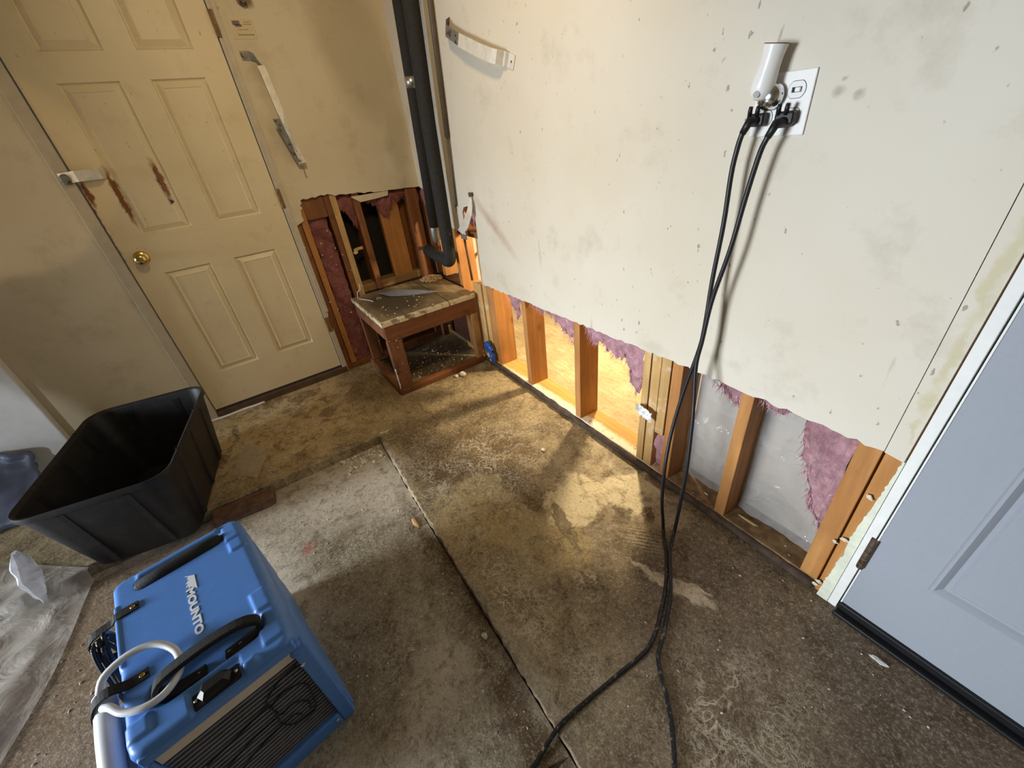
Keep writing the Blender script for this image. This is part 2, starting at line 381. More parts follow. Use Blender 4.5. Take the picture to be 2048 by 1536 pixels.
def mat_back_floor():
    t = NT('scraped_subfloor', 0.6, 0, 0.3)
    a = t.noise(1, 6, 0.7, 0.5, vec=t.scale(t.distort(5, 0.10), (9, 52, 1), rot=(0, 0, -0.65)))
    c = t.mix(t.mr(a, 0.30, 0.66), srgb(176, 158, 118), srgb(216, 202, 166))
    c = t.mix(t.math('MULTIPLY', t.mr(t.noise(4, 4), .42, .62), .5), c, srgb(160, 138, 98))
    c = t.mix(t.math('MULTIPLY', t.mr(t.noise(60, 5, 0.7), 0.56, 0.66), 0.5), c, srgb(120, 92, 52))
    t.color(c); t.bump(a, 0.3, 0.004); return t.m
def mat_insul(name, c0, c1):
    t = NT(name, 0.95, 0, 0.05)
    n = t.noise(28, 8, 0.75, 1.0)
    c = t.mix(t.mr(n, 0.3, 0.7), c0, c1)
    c = t.mix(t.math('MULTIPLY', t.mr(t.noise(9, 3), 0.55, 0.7), 0.5), c, tuple(x * 0.45 for x in c0[:3]) + (1,))
    t.color(c); t.bump(n, 1.0, 0.02)
    t.b.inputs['Subsurface Weight'].default_value = 0.0
    return t.m
def mat_film(name, tint, alpha, rough=0.12, wr=9, bmp=0.45):
    t = NT(name, rough, 0, 0.6)
    n = t.noise(wr, 4, 0.55, 0.8)
    t.color(tint); t.bump(n, bmp, 0.035)
    tr = t.n('ShaderNodeBsdfTransparent'); mx = t.n('ShaderNodeMixShader')
    t.l(t.mr(n, 0.3, 0.7, alpha * 0.75, min(1, alpha * 1.25)), mx.inputs[0])
    t.l(tr.outputs[0], mx.inputs[1]); t.l(t.b.outputs[0], mx.inputs[2]); t.l(mx.outputs[0], t.out.inputs[0])
    return t.m
def mat_bin():
    t = NT('black_tub_plastic', 0.5, 0, 0.4)
    n = t.noise(22, 5, 0.7)
    t.color(t.mix(t.mr(n, 0.5, 0.75), srgb(26, 26, 29), srgb(46, 44, 44))); t.bump(t.noise(90, 3), 0.1, 0.001); return t.m
def mat_metal(name, col, rough=0.32, spot=None):
    t = NT(name, rough, 1.0)
    n = t.noise(30, 5, 0.6)
    c = t.mix(t.mr(n, 0.4, 0.7), col, tuple(x * 0.75 for x in col[:3]) + (1,))
    if spot: c = t.mix(t.mr(t.noise(45, 4), 0.56, 0.66), c, spot)
    t.color(c); t.rough(t.mr(n, 0.3, 0.7, rough * 0.8, rough * 1.4)); return t.m
def mat_plate():
    t = NT('bottom_plate_wood', 0.7, 0, 0.3)
    g = t.noise(1, 6, 0.6, 0.5, vec=t.scale(t.pos, (2.5, 40, 40)))
    c = t.mix(t.mr(g, 0.3, 0.7), srgb(196, 146, 74), srgb(222, 176, 100))
    dp = t.distort(30, 0.03, detail=5)
    w = t.blob(dp, (1.45, -0.008, 0.01), (0.62, 0.034, 5), soft=0.3)
    c = t.mix(t.math('MULTIPLY', w, 0.9), c, srgb(232, 222, 200))
    right = t.blob(dp, (2.5, 0, 0), (0.45, 5, 5), soft=0.1)
    c = t.mix(right, c, t.mix(t.mr(t.noise(30, 5), 0.4, 0.65), srgb(112, 86, 56), srgb(150, 122, 86)))
    t.color(c); t.bump(g, 0.4, 0.003); return t.m

M_white = mat_white_wall(); M_tan = mat_tan_wall(); M_door = mat_yellow_door()
M_floor = mat_floor(); M_lower = mat_floor(True); M_bfloor = mat_back_floor()
M_gyp = plain('gypsum_core', srgb(226, 222, 212), 0.9, bump=0.5)
M_trim = plain('cream_trim_paint', srgb(188, 176, 152), 0.5, var=0.08, bump=0.1)
M_grey_door = plain('grey_door_paint', srgb(150, 155, 164), 0.4, var=0.02, scale=90, bump=0.08)
M_whitejamb = plain('white_jamb_paint', srgb(226, 226, 222), 0.45, var=0.05, bump=0.15)
M_stud = wood('fir_stud', srgb(168, 112, 58), srgb(196, 142, 84), 2)
M_stud_light = wood('weathered_fir_stud', srgb(182, 142, 88), srgb(206, 170, 112), 2, (srgb(226, 216, 196), 0.4))
M_stud_dark = wood('dark_stud', srgb(112, 68, 36), srgb(150, 98, 54), 2, (srgb(60, 36, 20), 0.5))
M_stud_orange = wood('orange_stud', srgb(170, 116, 60), srgb(194, 138, 78), 2, knots=False)
M_redboard = wood('red_stained_board', srgb(70, 40, 28), srgb(96, 58, 40), 1, (srgb(40, 18, 12), 0.6), knots=False)
M_board = wood('grey_brown_board', srgb(134, 104, 66), srgb(162, 130, 84), 1, knots=False)
M_plate = mat_plate(); M_sill = plain('dirty_sill', srgb(88, 66, 42), .7, var=.3, scale=20, bump=.4)
M_plateface = plain('dark_rotted_plate_edge', srgb(74, 58, 46), 0.8, var=0.45, scale=30, bump=0.8)
M_felt = plain('black_sheathing_felt', srgb(26, 22, 18), 0.9, var=0.3)
M_pink = mat_insul('pink_glass_wool', srgb(196, 136, 146), srgb(236, 192, 198))
M_pinkdark = mat_insul('dirty_pink_glass_wool', srgb(138, 84, 80), srgb(190, 128, 122))
M_film = mat_film('clear_polythene_in_wall', (0.72, 0.71, 0.70, 1), 0.30, 0.07, 7, 0.95)
M_backing = plain('grey_board_behind_film', srgb(164, 152, 136), 0.8, var=0.12, scale=8)
M_sheet = mat_film('milky_polythene', (0.60, 0.55, 0.49, 1), 0.58, 0.25, 7)
M_scrap = mat_film('dusty_polythene_scrap', (0.62, 0.54, 0.40, 1), 0.4, 0.3, 10)
M_bin = mat_bin()
M_blue = plain('blue_moulded_plastic', srgb(84, 134, 208), 0.42, var=0.05, scale=40, bump=0.06)
M_black = plain('black_rubber', srgb(22, 22, 24), 0.45, var=0.2)
M_softblack = plain('black_webbing', srgb(30, 28, 28), 0.75, var=0.25, scale=200, bump=0.3)
M_darkgrey = plain('dark_grey_coil_fins', srgb(112, 110, 112), 0.4, var=0.2, spec=0.5)
M_hose = plain('white_vinyl_hose', srgb(222, 226, 232), 0.35, var=0.03)
M_whiteplastic = plain('white_plastic', srgb(232, 230, 226), 0.3, var=0.03)
M_stripwhite = plain('off_white_filter_edge', srgb(214, 200, 184), 0.5, var=0.05)
M_logo = plain('white_print', srgb(232, 236, 240), 0.5, var=0.04)
M_chrome = mat_metal('chrome', (0.85, 0.85, 0.86, 1), 0.14)
M_galv = mat_metal('galvanised_strap', (0.78, 0.74, 0.64, 1), 0.42); M_galv.node_tree.nodes['Principled BSDF'].inputs['Metallic'].default_value = 0.3
M_galvdark = mat_metal('dark_oxidised_strap', (0.24, 0.23, 0.20, 1), 0.5, srgb(70, 52, 34)); M_galvdark.node_tree.nodes['Principled BSDF'].inputs['Metallic'].default_value = 0.5
M_brass = mat_metal('brass', (0.72, 0.53, 0.20, 1), 0.2)
M_hinge = plain('rust_stained_hinge_paint', srgb(128, 98, 62), .6, var=.35, scale=40)
M_rust = mat_metal('rusty_steel', (0.22, 0.17, 0.13, 1), 0.6, srgb(96, 58, 34))
M_foam = plain('black_pipe_foam', srgb(34, 33, 31), 0.8, var=0.3, scale=60, bump=0.35)
M_tape = mat_metal('silver_foil_tape', (0.55, 0.55, 0.54, 1), 0.35)
M_copper = mat_metal('dull_copper_tube', (0.26, 0.22, 0.18, 1), 0.5)
M_conduit = plain('grey_brown_conduit', srgb(88, 78, 62), 0.5, var=0.2)
M_blade = mat_metal('grey_sheet_metal', (0.34, 0.35, 0.37, 1), 0.45); M_blade.node_tree.nodes['Principled BSDF'].inputs['Metallic'].default_value = 0.5
M_chip = plain('plaster_crumb', srgb(206, 196, 174), 0.9, var=0.2)
M_saw = plain('sawdust', srgb(196, 170, 120), 0.95, var=0.3, scale=150)
M_bluetape = plain('blue_plastic_wad', srgb(34, 76, 150), 0.4, var=0.35, scale=40)
M_paper = plain('torn_white_paper', srgb(226, 228, 232), 0.7, var=0.06)
M_paperback = plain('grey_paper_face', srgb(176, 172, 170), 0.8, var=0.06)
M_brick = plain('red_brown_clay', srgb(104, 78, 60), 0.85, var=0.4, scale=30, bump=0.6)
M_sticker = plain('faded_sticker', srgb(200, 184, 148), 0.5, var=0.03)
M_stickink = plain('faded_purple_ink', srgb(112, 92, 96), 0.6, var=0.15)
M_stickink2 = plain('faded_grey_ink', srgb(140, 122, 88), 0.6, var=0.1)
M_socket = plain('socket_white', srgb(222, 222, 220), 0.35, var=0.02)
M_gap = plain('dark_joint', srgb(60, 56, 52), 0.9)
M_ceiling = plain('ceiling_paint', srgb(214, 200, 170), 0.8)
M_pale_and_daylit_wall = plain('pale_and_daylit_wall', srgb(226, 226, 224), 0.6, var=0.08, scale=9)  # plain wall paint; on the left wall jog its paleness stands for daylight
M_lath = wood('splintered_lath', srgb(200, 164, 104), srgb(232, 206, 150), 0, knots=False)
M_dowel = plain('rusty_rod', srgb(84, 52, 30), 0.7, var=0.3)
M_benchtop = None
def mat_bench_top():
    t = NT('stained_bench_top', 0.6, 0, 0.35)
    dp = t.distort(8, 0.12, detail=4); Z = 50
    g = t.noise(1, 5, 0.6, 0.4, vec=t.scale(t.pos, (9, 34, 9)))
    c = t.mix(t.mr(g, 0.3, 0.7), srgb(116, 100, 74), srgb(150, 132, 100))
    st = t.maxs([t.blob(dp, (0.30, -0.45, 0), (0.25, 0.16, Z), soft=.3), t.blob(dp, (0.25, -0.25, 0), (0.16, 0.10, Z), soft=.4)])
    c = t.mix(t.math('MULTIPLY', st, 0.85), c, srgb(66, 58, 44))
    c = t.mix(t.math('MULTIPLY', t.mr(t.noise(30, 5, .7), .5, .7), .4), c, srgb(84, 64, 40))
    n = t.n('ShaderNodeNewGeometry'); 
    sx = t.n('ShaderNodeSeparateXYZ'); t.l(t.pos, sx.inputs[0])
    edge = t.math('MAXIMUM', t.mr(sx.outputs[0], 0.572, 0.578), t.mr(sx.outputs[1], -0.630, -0.636))
    c = t.mix(t.math('MULTIPLY', edge, t.mr(t.noise(24, 4), 0.62, 0.5)), c, srgb(206, 192, 160))
    t.color(c); t.bump(g, .3, .003); return t.m
M_benchtop = mat_bench_top()
M_benchleg = wood('red_brown_bench_wood', srgb(104, 66, 40), srgb(138, 92, 58), 2, (srgb(70, 34, 18), 0.6), knots=False)
M_benchrail = wood('red_brown_bench_rail', srgb(100, 60, 34), srgb(132, 84, 50), 1, (srgb(60, 32, 20), 0.6), knots=False)
M_benchleg_pale = wood('pale_bench_post', srgb(150, 112, 70), srgb(178, 138, 92), 2, (srgb(90, 60, 36), 0.5), knots=False)

# ================================================================== STRUCTURE
rnd = random.Random(11)
def jag(p, q, n, amp, rg=rnd):
    """points from p towards q (p included, q not) with ragged offsets."""
    p, q = Vector((*p, 0)), Vector((*q, 0)); d = q - p; nn = Vector((-d.y, d.x, 0)).normalized(); out = []
    for i in range(n):
        k = i / n; o = 0 if i == 0 else rg.uniform(-amp, amp)
        x = p + d * k + nn * o; out.append((x.x, x.y))
    return out
CEIL = 2.62
FZ = -0.03
# ---- floor: upper slab (L-shaped) and the sunken slab
floor = empty('floor', (0, 0, 0)); struct(floor)
up = [(-0.16, 0.02), (-0.16, -6.6)]
up += [(0.865, -6.6)] + jag((0.867, -2.2), (0.868, -1.45), 14, .006) + jag((0.868, -1.45), (0.885, -0.892), 26, .004)
up += jag((0.885, -0.892), (1.54, -0.918), 40, .004) + jag((1.54, -0.918), (2.54, -0.947), 60, .003) + [(4.4, -1.0), (4.4, 0.02)]
def slab(poly, ztop, zb):
    mb = MB(); n = len(poly)
    mb.add([(x, y, ztop(x, y)) for x, y in poly] + [(x, y, zb) for x, y in poly],
           [tuple(range(n)), tuple(range(2 * n - 1, n - 1, -1))] + [(i, (i + 1) % n, n + (i + 1) % n, n + i) for i in range(n)])
    return mb
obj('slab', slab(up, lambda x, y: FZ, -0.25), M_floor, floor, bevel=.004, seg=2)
def zl(x, y): return -0.085 + 0.04 * min(1, max(0, (x - 0.87) / 1.63))
lo = [(0.872, -6.6), (0.872, -1.45), (0.876, -0.897)] + jag((0.885, -0.8965), (1.54, -0.9225), 30, .0015) + [(2.5, -0.9502)]
obj('slab', slab(lo, zl, -0.25), M_lower, floor)
lo2 = [(2.5, -0.9502), (2.54, -0.951), (4.4, -1.004), (4.4, -6.6), (2.5, -6.6)]
obj('slab', slab(lo2, zl, -0.25), M_lower, floor)
jf = MB(); jf.add([(0.87, -0.87, -.092), (0.87, -0.93, -.092), (2.6, -0.98, -.054), (2.6, -0.92, -.054), (4.4, -1.03, -.052), (4.4, -.97, -.052)], [(0, 1, 2, 3), (3, 2, 4, 5)])
obj('joint_filler', jf, plain('joint_dirt', srgb(96, 74, 48), .9, var=.4), floor)
obj('subgrade', MB().box(FW, -0.2, 4.5, -6.7, 3.4, -0.32, -0.24), M_floor, floor)
# ---- floor of the room behind
fb = struct(obj('floor_back_room', MB().box(FW, -0.16, 4.4, 0.022, 3.2, -0.2, -0.032), M_bfloor))

# ---- left wall (yellow door wall)
wl = empty('wall_left', (0, 0, 0)); struct(wl)
pl = [(0.0, CEIL), (0.0, 1.042)] + jag((0.004, 1.040), (0.30, 1.052), 10, .004) + jag((0.30, 1.052), (0.60, 1.083), 14, .007) + jag((0.60, 1.083), (0.735, 1.078), 8, .008)
pl += jag((0.735, 1.078), (0.757, 1.0), 6, .008) + jag((0.757, 1.0), (0.752, 0.955), 3, .004) + [(0.803, 0.95), (0.803, 2.11), (1.665, 2.11), (1.665, FZ), (6.6, FZ), (6.6, CEIL)]
obj('drywall_sheet', MB().prism(lambda a, d, z: F2(a, d, z), pl, 0.0, 0.013), M_tan, wl)
obj('drywall_core', MB().prism(F2, [(0.45, 1.05), (0.21, 1.048), (0.22, 1.022), (0.30, 1.016), (0.40, 1.012)], 0.004, 0.014), M_tan, wl)
obj('sheathing', MB().box(F2, -0.2, 0.82, 0.152, 0.17, -0.2, CEIL), M_felt, wl)
obj('sheathing', MB().box(F2, 1.66, 6.6, 0.10, 0.17, -0.2, CEIL), M_felt, wl)
def stud2(t0, t1, z0, z1, mat, d0=0.014, d1=0.15):
    return obj('stud', MB().box(F2, t0, t1, d0, d1, z0, z1), mat, wl, bevel=.003)
zt = 2.1
stud2(0.774, 0.806, FZ, zt, M_stud_dark)
stud2(0.733, 0.770, FZ, zt, M_stud_orange)
stud2(0.575, 0.606, 0.0, zt, M_stud_dark)
obj('blocking', MB().box(F2, 0.607, 0.732, .02, .15, .965, 1.12), M_stud_dark, wl, bevel=.003)
stud2(0.535, 0.572, 0.0, zt, M_stud_light, 0.012)
stud2(0.400, 0.440, 0.462, zt, M_stud_dark)
stud2(0.150, 0.285, 0.462, zt, M_stud, 0.06, 0.10)
stud2(0.095, 0.14, 0.462, zt, M_stud_dark, 0.11, 0.15)
stud2(0.018, 0.095, 0.0, zt, M_stud_dark, 0.014, 0.15)
obj('blocking', MB().box(F2, 0.0, 0.574, 0.045, 0.15, 0.455, 0.505), M_board, wl, bevel=.004)
obj('bottom_plate', MB().box(F2, 0.0, 0.80, 0.012, 0.15, FZ, 0.012), M_stud_dark, wl, bevel=.004)
for k, (a, b, dd) in enumerate(((0.44, 0.53, .03), (0.36, 0.435, .04), (0.20, 0.355, .05), (0.10, 0.195, .05))):
    obj('board', MB().box(F2, a, b, dd, 0.15, 0.012, 0.452), M_redboard, wl, bevel=.003)
# door trim: jamb at the hinge side, casing at the latch side, sill
obj('hinge_jamb', MB().prism(F2, [(0.806, 2.11), (0.806, 0.40), (0.810, 0.395), (0.812, 0.30), (0.806, 0.29), (0.806, FZ), (0.838, FZ), (0.838, 2.11)], -0.006, 0.12), M_trim, wl, bevel=.002)
obj('hinge_stop', MB().box(F2, 0.800, 0.822, -0.012, -0.006, 0.42, 2.11), M_trim, wl, bevel=.002)
obj('latch_jamb', MB().box(F2, 1.622, 1.674, -0.014, 0.12, FZ, 2.11), M_trim, wl, bevel=.004)
obj('head_jamb', MB().box(F2, 0.806, 1.674, -0.012, 0.12, 2.09, 2.15), M_trim, wl, bevel=.004)
obj('sill', MB().box(F2, 0.812, 1.66, -0.012, 0.15, FZ, 0.012), M_sill, wl, bevel=.004)
obj('threshold_caulk', MB().tube([F2(t, -0.02 - .003 * math.sin(t * 37), FZ + .006) for t in [1.36 + .02 * i for i in range(17)]], .008, 6), M_whiteplastic, wl, smooth=True)
# added wall jog beyond the door; its pale colour stands for daylight
obj('daylit_wall_jog', MB().box(F2, 2.238, 6.6, -0.05, 0.0, FZ, 1.02), M_pale_and_daylit_wall, wl, bevel=.006)

# insulation in the left wall
def fringe(F, a0, a1, ztop, zbot, dfun, n=60, m=7, seed=1, thick=0.012, tuft=0.04):
    """ragged hanging edge of glass wool; zbot(a) gives its lower edge."""
    rg = random.Random(seed); mb = MB(); vs = []; fs = []
    for i in range(n + 1):
        a = a0 + (a1 - a0) * i / n
        zb = zbot(a) + tuft * (.9 * mnoise.noise((a * 30, seed, 0)) + .5 * mnoise.noise((a * 85, seed, 3)) - .1)
        for j in range(m + 1):
            k = j / m; z = ztop(a) + (zb - ztop(a)) * k
            bul = 0.020 * mnoise.noise((a * 18, z * 18, seed)) + 0.012 * mnoise.noise((a * 55, z * 40, seed + 3)) + 0.018 * math.sin(math.pi * k)
            aa = a + 0.008 * mnoise.noise((a * 40, z * 40, seed + 9))
            vs.append(F(aa, dfun(a, z) - bul, z))
    for i in range(n):
        for j in range(m):
            o = i * (m + 1) + j; fs.append((o, o + 1, o + m + 2, o + m + 1))
    mb.add(vs, fs)
    # loose fibre wisps along the lower edge
    for i in range(n * 3):
        a = rg.uniform(a0, a1); zb = zbot(a); p = F(a, dfun(a, zb) - .008, zb + rg.uniform(0, .03))
        L = rg.uniform(.004, .018) * (1 + 6 * tuft); w = rg.uniform(.0006, .0022)
        q = F(a + rg.uniform(-.014, .014), dfun(a, zb) - .008 + rg.uniform(-.02, .01), zb - L)
        side = (F(a + w, 0, 0) - F(a - w, 0, 0)) * .5
        mb.add([p - side, p + side, q + side * .15, q - side * .15], [(0, 1, 2, 3)])
    return mb
def interp(pts):
    def f(a):
        for (x0, y0), (x1, y1) in zip(pts, pts[1:]):
            if x0 <= a <= x1: return y0 + (y1 - y0) * (a - x0) / (x1 - x0 + 1e-9)
        return pts[0][1] if a < pts[0][0] else pts[-1][1]
    return f
def insul(name_parent, mb, mat):
    o = obj('insulation', mb, mat, name_parent, smooth=True, recalc=False)
    o['kind'] = 'stuff'; return o
insul(wl, fringe(F2, 0.43, 0.64, lambda a: 1.10, interp([(0.43, .93), (0.455, .87), (0.49, .97), (0.54, 1.0), (0.58, 1.03), (0.64, 1.05)]), lambda a, z: .05, 50, 6, 3), M_pinkdark)
insul(wl, fringe(F2, 0.01, 0.36, lambda a: 1.06, interp([(0.01, .93), (0.06, .95), (0.11, 1.0), (0.2, .97), (0.235, .905), (0.27, .91), (0.30, .98), (0.36, 1.01)]), lambda a, z: .045, 60, 6, 4), M_pinkdark)
insul(wl, fringe(lambda a, d, z: F2(0.622 + a, d, z), 0.0, 0.106, lambda a: 0.99, lambda a: 0.0, lambda a, z: .045, 16, 40, 5, tuft=.01), M_pinkdark)

# ---- right wall (white, with the cables)
wr = empty('wall_right', (0, 0, 0)); struct(wr)
r2 = random.Random(5)
p1 = [(0.0, CEIL), (0.0, 1.04)] + jag((0.0, 1.04), (0.05, 1.02), 3, .006, r2) + jag((0.05, 1.02), (0.10, .99), 4, .008, r2) + [(0.115, 0.90), (0.135, 0.905), (0.14, 1.0)]
p1 += jag((0.14, 1.0), (0.36, 1.0), 6, .004, r2) + [(0.37, 1.0), (0.385, 0.83), (0.575, 0.80), (0.575, .93), (0.60, .96), (0.655, .97), (0.69, 0.965), (0.722, .92), (0.715, .80)]
p1 += jag((0.708, 0.80), (0.700, 0.536), 8, .003, r2) + jag((0.700, 0.536), (1.40, 0.550), 34, .0035, r2) + jag((1.40, 0.550), (2.09, 0.566), 34, .004, r2) + jag((2.09, 0.566), (2.659, 0.566), 30, .005, r2) + [(2.659, 0.568), (2.659, CEIL)]
obj('drywall_sheet', MB().prism(F1, p1, 0.0, 0.0125), M_white, wr)
p2 = [(2.6605, CEIL), (2.6605, 0.566), (2.700, 0.560), (2.703, 2.07), (3.62, 2.07), (3.62, FZ), (4.4, FZ), (4.4, CEIL)]
obj('drywall_sheet', MB().prism(F1, p2, 0.0, 0.0125), M_white, wr)
obj('drywall_joint', MB().box(F1, 2.657, 2.663, 0.003, 0.012, 0.57, CEIL), M_gap, wr)
# ragged gypsum left on the jamb below the cut
r3 = random.Random(9)
pg = [(2.703, 0.562), (2.703, FZ), (2.672, FZ)]
for i in range(60):
    z = FZ + (0.562 - FZ) * i / 59; b_ = interp([(-.03, 2.673), (.05, 2.676), (.20, 2.684), (.26, 2.680), (.40, 2.690), (.562, 2.698)])(z)
    pg.append((b_ + .004 * mnoise.noise((z * 30, 4, 0)) + .003 * mnoise.noise((z * 90, 7, 0)), z))
obj('gypsum_remnant', MB().prism(F1, pg, -0.001, 0.0125), plain('chipped_gypsum_edge', srgb(214, 216, 196), .85, var=.12, scale=30, bump=.7), wr)
for k, (s, z) in enumerate(((2.676, .415), (2.672, .235), (2.655, .21), (2.690, .30), (2.655, .0), (2.63, -.01), (2.665, .02))):
    obj('gypsum_scrap', MB().blob(F1(s, 0.004, z), (.010, .004, .007), 40 + k, .45), M_chip, wr)
# bottom plate on the floor
obj('bottom_plate', MB().box(F1, 0.30, 2.70, 0.014, 0.135, FZ, 0.008), M_plate, wr, bevel=.003)
lip = []
for i in range(70):
    s = 0.585 + i * 0.03
    if s > 2.70: break
    lip.append(F1(s, 0.012 + .004 * mnoise.noise((s * 9, 0, 0)), FZ + .017 + .004 * mnoise.noise((s * 14, 5, 0))))
obj('plate_edge', MB().tube(lip, [.0165 + .005 * mnoise.noise((i * .55, 2, 1)) for i in range(len(lip))], 9), M_plateface, wr, smooth=True)
def stud1(s0, s1, z0, z1, mat, d0=0.013, d1=0.133):
    return obj('stud', MB().box(F1, s0, s1, d0, d1, z0, z1), mat, wr, bevel=.0025)
ZS = 2.6
stud1(-0.06, 0.005, 0.46, ZS, M_stud_dark)
stud1(0.075, 0.125, 0.46, ZS, M_stud, .02)
stud1(0.355, 0.395, 0.0, ZS, M_stud)
obj('board', MB().box(F1, 0.394, 0.515, .02, .12, .005, .40), M_redboard, wr, bevel=.003)  # added to keep the work lamp's light from under the bench
obj('board', MB().box(F1, 0.006, 0.357, .02, .133, .005, .44), M_redboard, wr, bevel=.003)  # also added, blocks lamp light behind the bench
stud1(0.560, 0.655, 0.008, 0.523, M_stud_light, 0.004, 0.05)
stud1(0.658, 0.705, 0.008, 0.80, M_stud_light, 0.013, 0.05)
stud1(0.708, 0.786, 0.008, ZS, M_stud)
stud1(1.078, 1.116, 0.008, ZS, M_stud)
stud1(1.503, 1.542, 0.008, ZS, M_stud)
for a, b, m_, zb in ((1.912, 1.945, M_stud_light, .008), (1.951, 1.992, M_stud_light, .008), (1.994, 2.035, M_stud_light, .205), (2.041, 2.084, M_stud, .008)):
    stud1(a, b, zb, ZS, m_)
stud1(2.297, 2.336, 0.008, ZS, M_stud, .013, .10)
stud1(2.606, 2.656, 0.008, ZS, M_stud, .013, .10)
stud1(2.661, 2.703, FZ, ZS, M_stud_orange, .013, .10)
obj('blocking', MB().box(F1, 0.40, 0.706, 0.013, 0.12, 0.795, 0.83), M_stud_dark, wr, bevel=.003)
# behind the right-hand bays: board of the next room and clear film in front of it
obj('backing_board', MB().box(F1, 2.084, 4.4, 0.136, 0.148, FZ, CEIL), M_backing, wr)
def film_panel(s0, s1, z0, z1, d, seed, nx=26, nz=30, cup=.012):
    mb = MB(); vs = []; fs = []
    for i in range(nx + 1):
        for j in range(nz + 1):
            u, v = i / nx, j / nz; s = s0 + (s1 - s0) * u; z = z0 + (z1 - z0) * v
            wv = .012 * mnoise.noise((s * 9, z * 4, seed)) + .007 * mnoise.noise((s * 30 + z * 12, z * 11, seed + 2)) - .006 * abs(mnoise.noise((s * 14 - z * 9, z * 6, seed + 5)))
            low = max(0, 1 - v * 5)
            vs.append(F1(s, d + wv - cup * low * low * (0.6 + 0.8 * mnoise.noise((s * 12, 3, seed))), z))
    for i in range(nx):
        for j in range(nz):
            o = i * (nz + 1) + j; fs.append((o, o + 1, o + nz + 2, o + nz + 1))
    return mb.add(vs, fs)
obj('plastic_film', film_panel(2.086, 2.296, 0.009, 0.64, .108, 2), M_film, wr, smooth=True, recalc=False)
obj('plastic_film', film_panel(2.337, 2.604, 0.009, 0.64, .104, 6), M_film, wr, smooth=True, recalc=False)
# insulation fringes under the drywall
insul(wr, fringe(F1, 0.79, 1.07, lambda a: .62, interp([(.79, .60), (.86, .52), (.93, .44), (.97, .37), (1.0, .47), (1.07, .54)]), lambda a, z: .06, 36, 6, 11), M_pink)
insul(wr, fringe(F1, 1.12, 1.50, lambda a: .64, interp([(1.12, .53), (1.2, .50), (1.28, .51), (1.36, .46), (1.44, .42), (1.47, .40), (1.5, .50)]), lambda a, z: .05, 50, 6, 12), M_pink)
insul(wr, fringe(F1, 1.545, 1.905, lambda a: .64, interp([(1.545, .54), (1.6, .47), (1.66, .48), (1.74, .44), (1.80, .46), (1.855, .31), (1.88, .33), (1.905, .45)]), lambda a, z: .045, 50, 6, 13), M_pink)
insul(wr, fringe(F1, 1.996, 2.036, lambda a: .24, lambda a: .0, lambda a, z: .045, 8, 12, 14, tuft=.01), M_pink)
insul(wr, fringe(F1, 2.10, 2.294, lambda a: .64, interp([(2.1, .56), (2.16, .55), (2.2, .52), (2.25, .50), (2.294, .47)]), lambda a, z: .05, 30, 6, 15), M_pink)
insul(wr, fringe(F1, 2.34, 2.604, lambda a: .64, interp([(2.34, .53), (2.40, .52), (2.45, .555), (2.47, .54), (2.485, .44), (2.52, .34), (2.555, .25), (2.604, .16)]), lambda a, z: .05, 44, 8, 16), M_pink)
insul(wr, fringe(F1, 0.02, 0.24, lambda a: 1.03, interp([(.02, .97), (.08, .93), (.13, .80), (.18, .78), (.24, .9)]), lambda a, z: .004, 30, 8, 17), M_pinkdark)
insul(wr, fringe(F1, 0.50, 0.72, lambda a: 1.04, interp([(.5, .86), (.6, .85), (.72, .835)]), lambda a, z: .07, 26, 8, 18), M_pink)
# grey-door side trim
obj('hinge_jamb', MB().box(F1, 2.704, 2.7265, -0.001, 0.11, FZ, 2.07), M_whitejamb, wr, bevel=.0015)
obj('latch_jamb', MB().box(F1, 3.60, 3.63, -0.001, 0.11, FZ, 2.07), M_whitejamb, wr, bevel=.0015)
obj('head_jamb', MB().box(F1, 2.704, 3.63, -0.001, 0.11, 2.05, 2.08), M_whitejamb, wr, bevel=.0015)
obj('threshold', MB().box(F1, 2.728, 3.60, -0.03, 0.11, FZ, -0.016), M_black, wr, bevel=.004)

# ---- ceiling and the walls out of view
struct(obj('ceiling', MB().box(FW, -0.16, 4.5, -6.6, 3.3, CEIL, CEIL + .1), M_ceiling))
struct(obj('wall_far_side', MB().box(FW, 4.4, 4.5, -6.6, 3.3, -.2, CEIL), M_tan))
struct(obj('wall_back_room', MB().box(FW, -0.16, 4.4, 2.9, 3.0, -.05, CEIL), M_pale_and_daylit_wall))
struct(obj('wall_back_room_side', MB().box(FW, -0.3, -0.2, 0.16, 3.0, -.05, CEIL), M_pale_and_daylit_wall))

